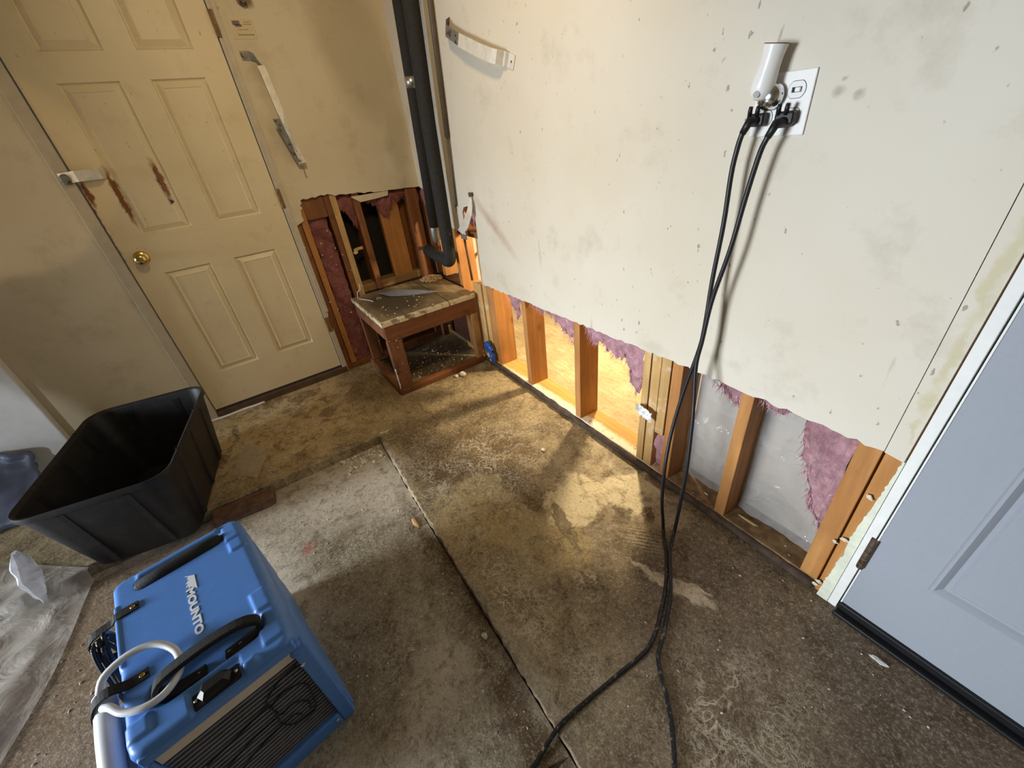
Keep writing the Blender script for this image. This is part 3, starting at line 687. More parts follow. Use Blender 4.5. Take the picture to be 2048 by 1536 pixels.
# ================================================================== DOORS
def panel_face(F, a0, a1, z0, z1, d, prof, mb):
    """concentric rectangles: prof = [(inset, depth)...] down to the raised field"""
    rings = []
    for ins, dep in prof:
        rings.append([F(a0 + ins, d + dep, z0 + ins), F(a1 - ins, d + dep, z0 + ins), F(a1 - ins, d + dep, z1 - ins), F(a0 + ins, d + dep, z1 - ins)])
    mb.loft(rings, cap0=False, cap1=True)
def panelled_slab(F, a0, a1, z0, z1, d0, d1, cols, rows, prof):
    """front skin with rectangular openings for panels (grid cells), plus sides and back."""
    mb = MB()
    A = sorted({a0, a1, *[x for c in cols for x in c]}); Z = sorted({z0, z1, *[x for r in rows for x in r]})
    cells = {(c, r) for c in cols for r in rows}
    for i in range(len(A) - 1):
        for j in range(len(Z) - 1):
            if ((A[i], A[i + 1]), (Z[j], Z[j + 1])) in cells: continue
            mb.add([F(A[i], d0, Z[j]), F(A[i + 1], d0, Z[j]), F(A[i + 1], d0, Z[j + 1]), F(A[i], d0, Z[j + 1])], [(0, 1, 2, 3)])
    mb.add([F(a0, d0, z0), F(a1, d0, z0), F(a1, d0, z1), F(a0, d0, z1), F(a0, d1, z0), F(a1, d1, z0), F(a1, d1, z1), F(a0, d1, z1)],
           [(0, 1, 5, 4), (1, 2, 6, 5), (2, 3, 7, 6), (3, 0, 4, 7), (4, 5, 6, 7)])
    return mb
door1 = empty('door_1', F2(1.23, 0, FZ)); struct(door1, 'yellowed six-panel door with brass knob and peeling paint')
cols = [(0.955, 1.172), (1.284, 1.498)]; rows = [(0.253, 0.857), (1.045, 1.657), (1.761, 2.0)]
obj('door_slab', panelled_slab(F2, 0.843, 1.616, 0.030, 2.085, 0.0, 0.042, cols, rows, None), M_door, door1)
PROF = [(0, 0), (0.006, 0.010), (0.010, 0.0115), (0.034, 0.001), (0.036, 0.0035)]
for c in cols:
    for r in rows:
        mb = MB(); panel_face(F2, c[0], c[1], r[0], r[1], 0.0, PROF, mb)
        obj('panel', mb, M_door, door1, recalc=False)
kn = empty('door_knob', F2(1.548, 0, 0.90)); kn.parent = door1
kn.matrix_parent_inverse = Matrix.Identity(4); kn.location = ORI['door_knob'].translation - ORI['door_1'].translation
obj('rosette', MB().lathe(F2(1.548, 0.0, .948), (1, 0, 0), [(.033, 0), (.033, .003), (.028, .008), (.014, .012), (.012, .030)], 28), M_brass, kn, smooth=True, auto=50)
obj('knob', MB().lathe(F2(1.548, -0.028, .948), (1, 0, 0), [(.010, 0), (.018, .004), (.026, .014), (.028, .024), (.024, .034), (.014, .040), (.004, .041), (0, .040)], 28), M_brass, kn, smooth=True)
for z0 in (1.055, 0.285, 1.80):
    h = obj('hinge', MB().box(F2, 0.812, 0.842, -0.010, 0.0, z0, z0 + .10).tube([F2(0.838, -0.010, z0 + .002), F2(0.838, -0.010, z0 + .098)], .006, 10), M_hinge, door1)
lt = obj('latch_plate', MB().ribbon([F2(1.66, -0.022, 1.322), F2(1.60, -0.045, 1.325), F2(1.535, -0.046, 1.325), F2(1.520, -0.028, 1.325), F2(1.512, -0.004, 1.325)], (0, 0, .021), .003), M_galv, door1)
obj('latch_pin', MB().lathe(F2(1.640, -0.022, 1.318), (1, 0, 0), [(.022, -.012), (.022, .012), (.014, .020), (0, .021)], 16), M_galvdark, lt, smooth=True, auto=40)

door2 = empty('door_2', F1(3.16, 0, FZ)); struct(door2, 'cool grey panelled door with a black sweep')
cols2 = [(2.853, 3.110), (3.225, 3.482)]; rows2 = [(0.240, 0.660), (0.84, 1.90)]
obj('door_slab', panelled_slab(F1, 2.732, 3.596, 0.004, 2.045, 0.0, 0.04, cols2, rows2, None), M_grey_door, door2)
PROF2 = [(0, 0), (0.004, -0.005), (0.010, -0.006), (0.016, 0.0), (0.022, 0.007), (0.030, 0.007), (0.036, 0.002), (0.05, 0.002)]
for c in cols2:
    for r in rows2:
        mb = MB(); panel_face(F1, c[0], c[1], r[0], r[1], 0.0, PROF2, mb)
        obj('panel', mb, M_grey_door, door2, recalc=False)
obj('door_edge', MB().box(F1, 2.7300, 2.7335, -0.0025, 0.012, 0.002, 2.045), M_whitejamb, door2)
obj('sweep', MB().box(F1, 2.730, 3.596, -0.010, 0.03, -0.016, 0.010), M_black, door2, bevel=.003)
hb = MB()
for k in range(5): hb.tube([F1(2.7275, -0.007, .185 + k * .024), F1(2.7275, -0.007, .185 + k * .024 + .0225)], .0085, 12)
hb.box(F1, 2.718, 2.736, -0.002, 0.004, .185, .304)
obj('hinge', hb, M_rust, door2, smooth=True, auto=40)

# ================================================================== BENCH
bench = empty('bench', (0.31, -0.33, FZ))
tag(bench, 'low red-brown wooden bench with a stained, chipped white-edged top in the corner', 'bench')
mb = MB(); mb.prism(lambda a, d, z: FW(a, z, 0.432 + d), [(0.004, -0.640), (0.602, -0.641)] + jag((0.602, -0.641), (0.604, -0.212), 16, .0015) + [(0.604, -0.212), (0.50, -0.203), (0.30, -0.199), (0.004, -0.197)], 0, 0.027)
obj('top_board', mb, M_benchtop, bench, bevel=.003)
mb = MB(); mb.prism(lambda a, d, z: FW(a, z, 0.432 + d), [(0.004, -0.193), (0.30, -0.194), (0.50, -0.198), (0.603, -0.206), (0.603, -0.045), (0.590, -0.020), (0.004, -0.018)], 0, 0.025)
obj('top_board', mb, M_benchtop, bench, bevel=.003)
obj('apron', MB().box(FW, 0.562, 0.598, -0.632, -0.030, 0.335, 0.431), M_benchrail, bench, bevel=.003)
obj('apron', MB().box(FW, 0.02, 0.560, -0.634, -0.600, 0.345, 0.431), M_benchleg, bench, bevel=.003)
for (x0, x1, y0, y1, m_) in ((0.556, 0.597, -0.634, -0.548, M_benchleg), (0.552, 0.597, -0.075, -0.027, M_benchleg_pale), (0.03, 0.07, -0.632, -0.56, M_benchleg), (0.06, 0.10, -0.08, -0.035, M_benchleg)):
    obj('leg', MB().box(FW, x0, x1, y0, y1, 0.012, 0.334 if x0 > .5 else .431), m_, bench, bevel=.004)
obj('rail', MB().box(FW, 0.556, 0.600, -0.642, -0.03, FZ, 0.011), M_benchrail, bench, bevel=.005)
obj('rail', MB().box(FW, 0.02, 0.555, -0.645, -0.600, FZ, 0.011), M_benchleg, bench, bevel=.005)
fl = MB()
for i in range(14):
    z = 0.02 + i * .02; fl.box(FW, 0.590, 0.5985, -0.6365 + .0005 * (i % 3), -0.6335 + .003 * abs(math.sin(i * 1.3)), z, z + .0205) if i < 7 else None
obj('paint_flake', fl, M_whiteplastic, bench)
# things lying on the bench
pts = []; ws = []
for i in range(19):
    k = i / 18
    x = 0.06 + 0.32 * k; y = -0.475 + 0.30 * k - 0.045 * math.sin(k * math.pi)
    w = 0.050 * (math.sin(min(1, k * 2.2) * math.pi / 2)) * (1 - max(0, (k - .35) / .65)) + .0015
    pts.append(FW(x, y, 0.486 + .012 * math.sin(k * 3)))
    tilt = 0.25 - .9 * k
    ws.append(Vector((w * .80 * math.cos(tilt), -w * .6 * math.cos(tilt), w * math.sin(tilt))))
bl = obj('metal_offcut', MB().ribbon(pts, ws, .0015), M_blade, smooth=True, auto=40)
bl.location.z -= (bl.location.z - 0.4595)
tag(bl, 'curled dark grey leaf-shaped metal offcut lying on the bench top', 'metal scrap')
rs = random.Random(3); mb = MB()
for i in range(420):
    k = rs.random() ** .6; an = rs.uniform(0, 6.283)
    x = 0.09 + .085 * k * math.cos(an); y = -0.085 + .075 * k * math.sin(an)
    mb.blob((x, y, 0.4635 + (1 - k) * .018 * rs.random()), (rs.uniform(.003, .007), rs.uniform(.002, .005), rs.uniform(.002, .004)), i, .4, 1)
so = obj('sawdust_pile', mb, M_saw, kind='stuff'); tag(so, 'heap of coarse sawdust and chips on the back of the bench', 'sawdust')
for k, (pp, lab) in enumerate((([(0.06, -0.60, .461), (0.10, -0.592, .463), (0.15, -0.565, .462), (0.20, -0.55, .462)], 'thin pale wire bit lying flat on the bench top edge'),
                               ([(0.05, -0.605, .461), (0.045, -0.595, .50), (0.06, -0.575, .515), (0.055, -0.57, .55)], 'thin pale kinked wire standing up at the bench back corner'))):
    o = obj('wire_bit', MB().tube(pp, .0022, 6), M_whiteplastic, smooth=True); tag(o, lab, 'wire')
o = obj('wire_ring', MB().tube([(0.17 + .018 * math.cos(a * .5), -0.50 + .014 * math.sin(a * .5), .4615 + .003 * math.sin(a)) for a in range(12)], .0016, 6), M_galv, smooth=True)
tag(o, 'small open ring of grey wire beside the metal offcut', 'wire')

# ================================================================== PIPES ON THE WALL
def arc(c, a, b, r, n=6):
    """quarter bend from direction a to direction b around corner c."""
    c, a, b = Vector(c), Vector(a).normalized(), Vector(b).normalized()
    return [c + a * r * (1 - math.sin(t)) + b * r * (1 - math.cos(t)) for t in [i / n * math.pi / 2 for i in range(n + 1)]]
pb = empty('insulated_pipe', F1(0.50, -0.078, 0.64))
tag(pb, 'thicker black foam-wrapped pipe down the wall, elbowed at its foot', 'pipe', 'black insulated pipes')
cor = F1(0.472, -0.078, 0.645)
path = [F1(0.548, -0.078, 1.93 + .68), F1(0.545, -.078, 1.835), F1(0.500, -.078, 1.364), F1(0.474, -.078, 0.80)] + arc(cor, (0, 0, 1), (-SV.x, -SV.y, .02), .05) + [F1(0.28, -.078, 0.655), F1(0.13, -0.078, 0.665)]
obj('foam', MB().tube(path, .038, 16), M_foam, pb, smooth=True)
obj('tube', MB().tube([F1(0.15, -.078, 0.664), F1(0.05, -.078, .668), F1(-.02, -.07, .655), F1(-.12, -.05, .60)], .012, 10), M_copper, pb, smooth=True)
pa = empty('insulated_pipe', F1(0.27, -0.058, 0.74))
tag(pa, 'slimmer black foam-wrapped pipe ending in silver tape beside the elbowed one', 'pipe', 'black insulated pipes')
obj('foam', MB().tube([F1(0.40, -.060, 2.6), F1(0.372, -.060, 1.874), F1(0.315, -.060, 1.30), F1(0.272, -.060, 0.80)], .031, 16), M_foam, pa, smooth=True)
obj('tape', MB().tube([F1(0.274, -.060, 0.83), F1(0.268, -.060, 0.76), F1(0.266, -.060, 0.735)], [.0325, .033, .022], 16), M_tape, pa, smooth=True, auto=50)
obj('tape', MB().tube([F1(0.3435, -.060, 1.585), F1(0.339, -.060, 1.535)], .0318, 16), M_tape, pa, smooth=True)
cd = obj('conduit', MB().tube([F1(0.625, -.014, 2.6), F1(0.615, -.014, 1.85), F1(0.565, -.014, 1.30)], .013, 10).tube([F1(0.565, -.014, 1.31), F1(0.53, -.012, 0.98), F1(0.525, -.012, 0.96)], .008, 8), M_conduit, smooth=True)
tag(cd, 'thin grey-brown conduit between the black pipes and the white wall', 'conduit')
rd = obj('rusty_rod', MB().tube([F1(0.545, 0.0, 0.80), F1(0.556, 0.001, 0.66), F1(0.566, 0.0, 0.532)], .0075, 8), M_dowel, smooth=True)
tag(rd, 'rusty brown rod hanging inside the opening to the right of the pipes', 'rod')

# ================================================================== STRAPS
def strap(name, pts, wid, mat, label, th=.0022):
    o = obj(name, MB().ribbon(pts, wid, th), mat, smooth=False, bevel=.0004, seg=1); return tag(o, label, 'metal strap', 'bent metal straps left on the walls')
up_w = (SV * .010 + Vector((0, 0, .018)))
st = empty('metal_strap', F1(0.98, -0.03, 1.50)); tag(st, 'bent galvanised strap high on the white wall, to the right of the pipes', 'metal strap', 'bent metal straps left on the walls')
obj('arm', MB().ribbon([F1(0.735, 0.0, 1.722), F1(0.742, -.022, 1.712), F1(0.770, -.040, 1.690), F1(0.885, -.046, 1.640), F1(0.888, -.0465, 1.6385)], [up_w] * 5, .0022), M_galvdark, st)
obj('arm', MB().ribbon([F1(0.885, -.0475, 1.640), F1(0.960, -.047, 1.612), F1(1.040, -.048, 1.582), F1(1.120, -.046, 1.555), F1(1.150, -.040, 1.546)], [up_w * 1.15] * 5, .0022), M_galv, st)
obj('foot', MB().ribbon([F1(1.150, -.040, 1.546), F1(1.155, -.012, 1.540), F1(1.170, -.014, 1.536), F1(1.176, -.003, 1.532), F1(1.212, -.002, 1.518)], [up_w * 1.15] * 5, .0022), M_galv, st)
obj('screw', MB().lathe(F1(1.195, -.003, 1.524), -NV, [(.004, 0), (.004, .002), (0, .003)], 10), M_rust, st)
st2 = empty('metal_strap', F1(0.62, -0.03, 0.80)); tag(st2, 'pale strap crossing the torn hole beside the pipe foot', 'metal strap', 'bent metal straps left on the walls')
wv = SV * .020
obj('arm', MB().ribbon([F1(0.722, -.012, 1.03), F1(0.728, -.018, .99), F1(0.715, -.028, .945), F1(0.66, -.03, .885), F1(0.575, -.032, 0.828)], [SV * .006 + Vector((0, 0, -.008)), SV * .014 + Vector((0, 0, -.012)), SV * .020 + Vector((0, 0, -.014)), SV * .020 + Vector((0, 0, -.018)), SV * .024 + Vector((0, 0, -.012))], .002), M_galv, st2)
obj('foot', MB().ribbon([F1(0.615, -.034, 0.822), F1(0.615, -.034, 0.795)], [wv * 1.8] * 2, .002), M_galvdark, st2)
obj('nail', MB().lathe(F1(0.728, 0.0, 1.035), -NV, [(.009, 0), (.009, .014), (.012, .015), (.012, .020), (0, .021)], 12), M_rust, st2, smooth=True, auto=40)
st3 = empty('metal_strap', F2(0.69, -.03, 1.2)); tag(st3, 'long bright twisted strap hanging beside the yellow door', 'metal strap', 'bent metal straps left on the walls')
obj('arm', MB().ribbon([F2(0.772, -.002, 1.732), F2(0.735, -.004, 1.732), F2(0.712, -.018, 1.722), F2(0.704, -.032, 1.690)], [(0, 0, .018), (0, 0, .018), (0, -.006, .016), (.004, -.013, .006)], .002), M_galvdark, st3)
obj('arm', MB().ribbon([F2(0.704, -.032, 1.690), F2(0.699, -.040, 1.62), F2(0.690, -.048, 1.50), F2(0.684, -.050, 1.44), F2(0.676, -.048, 1.36), F2(0.668, -.045, 1.30), F2(0.662, -.040, 1.262)], [(.002, -.0165, -.002)] * 3 + [(.006, -.014, 0), (.010, -.0135, 0), (.006, -.015, 0), (0, -.016, 0)], .002), M_galv, st3)
obj('tail', MB().ribbon([F2(0.676, -.042, 1.262), F2(0.700, -.058, 1.36), F2(0.727, -.070, 1.468)], [(.004, -.0155, 0)] * 3, .002), M_galvdark, st3)
obj('foot', MB().ribbon([F2(0.667, -.052, 1.264), F2(0.665, -.030, 1.254), F2(0.664, -.004, 1.252)], [(0, -.019, 0)] * 3, .0025), M_galv, st3)
obj('screw', MB().tube([F2(0.664, -.016, 1.25), F2(0.664, -.018, 1.205)], .0028, 8).lathe(F2(.664, -.018, 1.203), (0, 0, -1), [(.006, 0), (.006, .004), (0, .006)], 10), M_brass, st3)
hk = obj('wall_hook', MB().lathe(F2(0.688, 0.0, 1.932), (1, 0, 0), [(.020, 0), (.020, .006), (.010, .010), (.009, .035), (.015, .038), (.014, .046), (0, .048)], 14), M_rust, smooth=True, auto=40)
tag(hk, 'rusty stub of a hook at the top of the wall beside the yellow door', 'hook')

# sticker with faded print
sk = empty('sticker', F2(0.72, 0, 1.795)); tag(sk, 'faded sticker with tiny worn print beside the yellow door', 'sticker')
obj('paper', MB().box(F2, 0.668, 0.772, -.0012, 0, 1.795, 1.868), M_sticker, sk)
obj('print', MB().box(F2, 0.728, 0.760, -.0018, -.001, 1.846, 1.862).box(F2, 0.722, 0.752, -.0018, -.001, 1.840, 1.848), M_stickink, sk)
mb = MB()
for z, a, b in ((1.856, .680, .712), (1.848, .680, .716), (1.828, .700, .745), (1.808, .682, .752)):
    x = a
    while x < b:
        w = rnd.uniform(.005, .012); mb.box(F2, x, min(b, x + w), -.0018, -.001, z, z + (.003 if z > 1.81 else .005)); x += w + .0025
obj('print', mb, M_stickink2, sk)

# ================================================================== OUTLET
ou = empty('outlet', F1(2.238, 0, 1.243)); tag(ou, 'white two-gang wall outlet plate with a small toggle switch', 'outlet')
pl_ = MB().prism(F1, [(2.1785, 1.2430), (2.2985, 1.2430), (2.2985, 1.3625), (2.1785, 1.3625)], -.005, 0.0)
obj('cover_plate', pl_, M_whiteplastic, ou, bevel=.0035, seg=3)
def oval(cs, cz, w, h, n=24):
    o = []
    for i in range(n):
        a = 2 * math.pi * i / n; x = math.cos(a) * w; z = math.sin(a) * w
        o.append((cs + x, cz + max(-h, min(h, z))))
    return o
for cs in (2.2075, 2.266):
    for cz, nm in ((1.328, 'socket'), (1.280, 'socket')):
        sw = cs > 2.25 and cz > 1.3
        obj('socket_gap', MB().prism(F1, oval(cs, cz, .0188, .0160), -.0053, -.004), M_gap, ou)
        so_ = obj('switch_face' if sw else 'socket', MB().prism(F1, oval(cs, cz, .0178, .0150), -.0062, -.004), M_socket, ou)
        if sw:
            obj('toggle_slot', MB().box(F1, cs - .010, cs + .010, -.0065, -.006, cz - .0048, cz + .0048), M_gap, so_)
            obj('toggle', MB().box(F1, cs - .001, cs + .0095, -.013, -.006, cz - .004, cz + .004), M_whiteplastic, so_, bevel=.0012)
        else:
            obj('slot', MB().box(F1, cs - .0075, cs - .0055, -.0066, -.006, cz - .004, cz + .005).box(F1, cs + .0050, cs + .0068, -.0066, -.006, cz - .004, cz + .004), M_black, so_)
# night light
nl = empty('night_light', F1(2.2075, -0.03, 1.31)); tag(nl, 'white tube-shaped plug-in night light with a chrome ball base on the outlet', 'night light')
ax = (F1(2.2170, -.032, 1.412) - F1(2.2030, -.034, 1.322)).normalized(); b0 = F1(2.2030, -.034, 1.318)
obj('shade', MB().lathe(b0, ax, [(.010, -.002), (.018, 0.003), (.0232, .014), (.0240, .024), (.0222, .042), (.0208, .060), (.0210, .078), (.0235, .094), (.0235, .0955)], 28), M_whiteplastic, nl, smooth=True)
obj('top_rim', MB().lathe(b0 + ax * .0955, ax, [(.0237, 0), (.0237, .0012), (.021, .0016)], 28), M_brick, nl)
obj('base', MB().lathe(F1(2.2190, -.006, 1.321), -NV, [(.024, 0), (.0265, .006), (.0270, .013), (.0250, .021), (.019, .029), (.010, .033), (0, .034)], 28), M_chrome, nl, smooth=True)
obj('sensor', MB().lathe(b0 + ax * .010 - NV * .0215 + SV * .003, (-NV + SV * .25), [(.0066, 0), (.0066, .0022), (.004, .0028), (0, .003)], 18), M_paperback, nl, smooth=True, auto=40)

# ================================================================== CORDS
CA = [(2.194, -0.09, 1.276), (2.186, -0.095, 1.254), (2.18, -0.095, 1.222), (2.176, -0.095, 1.168), (2.178, -0.095, 1.051), (2.176, -0.1, 0.905), (2.182, -0.11, 0.773), (2.182, -0.12, 0.693), (2.166, -0.145, 0.53), (2.167, -0.18, 0.381), (2.187, -0.22, 0.257), (2.205, -0.238, 0.13), (2.219, -0.235, 0.03), (2.235, -0.245, -0.018), (2.297, -0.308, -0.0235), (2.356, -0.386, -0.0235), (2.402, -0.464, -0.0235), (2.456, -0.591, -0.0235), (2.453, -0.725, -0.0235), (2.445, -0.845, -0.0235), (2.443, -0.933, -0.0235), (2.454, -1.001, -0.036), (2.463, -1.048, -0.038), (2.466, -1.2, -0.038)]
CB = [(2.256, -0.092, 1.269), (2.249, -0.102, 1.245), (2.238, -0.101, 1.211), (2.225, -0.101, 1.115), (2.214, -0.106, 0.995), (2.192, -0.112, 0.853), (2.190, -0.124, 0.729), (2.19, -0.135, 0.647), (2.214, -0.156, 0.54), (2.233, -0.176, 0.462), (2.262, -0.212, 0.306), (2.268, -0.226, 0.16), (2.262, -0.218, 0.05), (2.268, -0.233, -0.010), (2.302, -0.298, -0.012), (2.352, -0.361, -0.012), (2.405, -0.43, -0.018), (2.466, -0.545, -0.0235), (2.488, -0.594, -0.0235), (2.526, -0.629, -0.0235), (2.574, -0.664, -0.0235), (2.629, -0.715, -0.0235), (2.672, -0.764, -0.0235), (2.75, -0.86, -0.0235)]
def smooth_path(p, k=5):
    p = [Vector(a) for a in p]; out = []
    for i in range(len(p) - 1):
        p0, p1, p2, p3 = p[max(i - 1, 0)], p[i], p[i + 1], p[min(i + 2, len(p) - 1)]
        for j in range(k):
            t = j / k
            out.append(0.5 * ((2 * p1) + (p2 - p0) * t + (2 * p0 - 5 * p1 + 4 * p2 - p3) * t * t + (-p0 + 3 * p1 - 3 * p2 + p3) * t ** 3))
    return out + [p[-1]]
def mat_cord():
    t = NT('black_cord_dusty', 0.4, 0, 0.5)
    sx = t.n('ShaderNodeSeparateXYZ'); t.l(t.pos, sx.inputs[0])
    low = t.mr(sx.outputs[2], 0.0, -0.02); d = t.math('MULTIPLY', t.mr(t.noise(70, 5, .7), .55, .68), low)
    t.color(t.mix(t.math('MULTIPLY', d, .8), srgb(24, 24, 28), srgb(150, 140, 124))); return t.m
M_cord = mat_cord()
for nm, P_, s_, lab in (('A', CA, 2.194, 'black power cord from the nearer-to-corner plug, curving away across the floor step'), ('B', CB, 2.258, 'black power cord from the plug below the toggle switch, running straight out over the floor')):
    e = empty('power_cord', F1(s_, -.02, -.03) if False else Vector(P_[14])); tag(e, lab, 'power cord', 'black power cords')
    obj('cable', MB().tube(smooth_path(P_), .0062, 10), M_cord, e, smooth=True)
    z_ = 1.279
    mb = MB().box(F1, s_ - .016, s_ + .024, -.030, -.0068, z_ - .014, z_ + .012)
    obj('plug', mb, M_black, e, bevel=.005, seg=3)
    obj('plug_collar', MB().tube([Vector(P_[0]) + Vector((.012, .03, .003)), Vector(P_[0]), Vector(P_[1])], [.012, .010, .0075], 12), M_black, e, smooth=True)
    for q in (-.009, .008):
        obj('grip_tab', MB().tube([F1(s_ + q, -.028, z_ + .006), F1(s_ + q + .001, -.031, z_ + .018), F1(s_ + q + .003, -.033, z_ + .026)], [.0048, .0048, .0042], 10), M_black, e, smooth=True)

# ================================================================== TUB
tub = empty('storage_tub', (0.654, -1.861, FZ), -0.192)
tag(tub, 'open black plastic tub with a rolled rim standing by the yellow door', 'tub')
def rrect(l, w, r, z, n=6):
    o = []
    for cx, cy, a0 in ((l / 2 - r, w / 2 - r, 0), (-l / 2 + r, w / 2 - r, 90), (-l / 2 + r, -w / 2 + r, 180), (l / 2 - r, -w / 2 + r, 270)):
        for k in range(n + 1):
            a = math.radians(a0 + 90 * k / n); o.append(Vector((cx + r * math.cos(a), cy + r * math.sin(a), z)))
    return o
BL, BW, BH, EX = .636, .375, .377, .118
rings = [rrect(BL - .02, BW - .02, .05, 0.0), rrect(BL, BW, .055, .012), rrect(BL + EX * .86, BW + EX * .86, .075, BH - .045), rrect(BL + EX * .88, BW + EX * .88, .075, BH - .028)]
rings += [rrect(BL + EX * 1.06, BW + EX * 1.06, .085, BH - .026), rrect(BL + EX * 1.10, BW + EX * 1.10, .087, BH - .012), rrect(BL + EX * 1.06, BW + EX * 1.06, .085, BH), rrect(BL + EX * .92, BW + EX * .92, .078, BH - .003), rrect(BL + EX * .82, BW + EX * .82, .072, BH - .016),
          rrect(BL - .006, BW - .006, .052, .016), rrect(BL - .03, BW - .03, .045, .009)]
obj('shell', MB().loft(rings), M_bin, tub, smooth=True, local=True, auto=50)
def wall_pt(side, u, z, out):
    k = z / BH; l = BL / 2 + EX * .86 * k / 2; w = BW / 2 + EX * .86 * k / 2
    return {'xp': Vector((l + out, u, z)), 'xm': Vector((-l - out, u, z)), 'yp': Vector((u, w + out, z)), 'ym': Vector((u, -w - out, z))}[side]
for side, us in (('xp', (-.10, .10)), ('yp', (-.20, 0.0, .20)), ('xm', (-.10, .10)), ('ym', (-.20, 0, .20))):
    for u_ in us:
        mb = MB(); vs = []
        for z in (.02, BH - .035):
            for du, o in ((-.014, -.002), (-.010, .008), (.010, .008), (.014, -.002)): vs.append(wall_pt(side, u_ + du, z, o))
        mb.add(vs, [(0, 1, 2, 3), (7, 6, 5, 4), (0, 4, 5, 1), (1, 5, 6, 2), (2, 6, 7, 3), (3, 7, 4, 0)])
        obj('rib', mb, M_bin, tub, local=True)
for x, y in ((0.20, .295), (-.12, .295), (.10, -.295), (-.2, -.295)):
    obj('rope_hole', MB().lathe(Vector((x, y * .83, BH - .0015)), (0, 0, 1), [(.008, 0), (.008, .002), (.005, .002), (.005, .0005), (0, .0005)], 12), M_black, tub, local=True)

# ================================================================== DEHUMIDIFIER
DH = empty('dehumidifier', (1.577, -1.788, -0.072), 0.159)
tag(DH, 'blue plastic dehumidifier with a black carrying handle and ribbed front coil', 'dehumidifier')
L_, W_, H_ = .531, .319, .448
def sm(x, a, b):
    t = max(0.0, min(1.0, (x - a) / (b - a))); return t * t * (3 - 2 * t)
def capsule(x, y, x0, y0, x1, y1, r):
    dx, dy = x1 - x0, y1 - y0; t = max(0, min(1, ((x - x0) * dx + (y - y0) * dy) / (dx * dx + dy * dy + 1e-12)))
    return math.hypot(x - x0 - dx * t, y - y0 - dy * t) - r
def rectd(x, y, x0, x1, y0, y1):
    return max(x0 - x, x - x1, y0 - y, y - y1)
def top_h(x, y):
    e = min(x, L_ - x, y, W_ - y); h = 0.0
    if e < .018: h -= .018 - math.sqrt(max(0, .018 ** 2 - (.018 - e) ** 2))
    # raised rear ridge and its hand slot
    h += .006 * (1 - sm(rectd(x, y, .0, .034, .06, .262), -.004, .004)) * sm(x, .0, .012)
    h -= .022 * (1 - sm(capsule(x, y, .060, .075, .060, .245, .020), -.006, .004))
    h -= .012 * (1 - sm(rectd(x, y, -.02, .016, .062, .255), -.004, .004))
    # shallow recess under the carrying handle
    h -= .020 * (1 - sm(capsule(x, y, .425, .085, .425, .245, .036), -.014, .006))
    # moulded corner pads
    for r in ((.030, .095, .270, .33), (.105, .146, .272, .33), (.335, .400, .272, .33), (.455, .500, .262, .33), (.455, .495, -.02, .045), (.095, .30, -.02, .012)):
        h += .006 * (1 - sm(rectd(x, y, *r), -.003, .003))
    h += .010 * (1 - sm(capsule(x, y, .512, .222, .512, .236, .010), -.008, .004))
    h -= .008 * (1 - sm(rectd(x, y, .474, .54, .110, .212), -.003, .003))
    return h
NX, NY = 132, 80; RC = .030
def plan(x, y):
    cx = min(max(x, RC), L_ - RC); cy = min(max(y, RC), W_ - RC); dx, dy = x - cx, y - cy
    m = max(abs(dx), abs(dy)); d = math.hypot(dx, dy)
    if d > 1e-9 and (abs(dx) > 1e-9 and abs(dy) > 1e-9): return cx + dx * m / d, cy + dy * m / d
    return x, y
vs = []; fs = []
for i in range(NX + 1):
    for j in range(NY + 1):
        x, y = L_ * i / NX, W_ * j / NY; px, py = plan(x, y); vs.append(Vector((px, py, H_ + top_h(x, y))))
for i in range(NX):
    for j in range(NY):
        o = i * (NY + 1) + j; fs.append((o, o + NY + 1, o + NY + 2, o + 1))
idx = [i * (NY + 1) for i in range(NX + 1)] + [NX * (NY + 1) + j for j in range(1, NY + 1)] + [i * (NY + 1) + NY for i in range(NX - 1, -1, -1)] + [j for j in range(NY - 1, 0, -1)]
mb = MB(); mb.add(vs, fs)
def flare(p, z):
    x, y = p.x, p.y; k = 1 - z / H_
    side = .012 * math.sin(min(1, k * 1.3) * math.pi / 2)
    if y > W_ * .75: y += side * (0.25 + 1.1 * sm(x, .1, .5))
    if y < W_ * .25: y -= side * .4
    if x < L_ * .2: x -= side * .5
    return Vector((x, y, z))
prev = idx; allv = mb.v
for z in (.405, .36, .335, .33, .24, .16, .15, .08, .03, .004, .0):
    ring = []
    ins = .010 if z == 0 else (.004 if z in (.335, .15) else 0.0)
    for q in idx:
        p = flare(vs[q], z); c = Vector((L_ / 2, W_ / 2, z)); dd = p - c
        if ins: p = c + dd * (1 - ins / max(.1, dd.length))
        if p.x > L_ - .016: p.x = L_ - .016
        mb.v.append(p); ring.append(len(mb.v) - 1)
    n = len(idx)
    for k in range(n): mb.f.append((prev[k], prev[(k + 1) % n], ring[(k + 1) % n], ring[k]))
    prev = ring
mb.f.append(tuple(reversed(prev)))
obj('body', mb, M_blue, DH, smooth=True, local=True, auto=60)
def XF(x, y, z): return Vector((x, y, z))
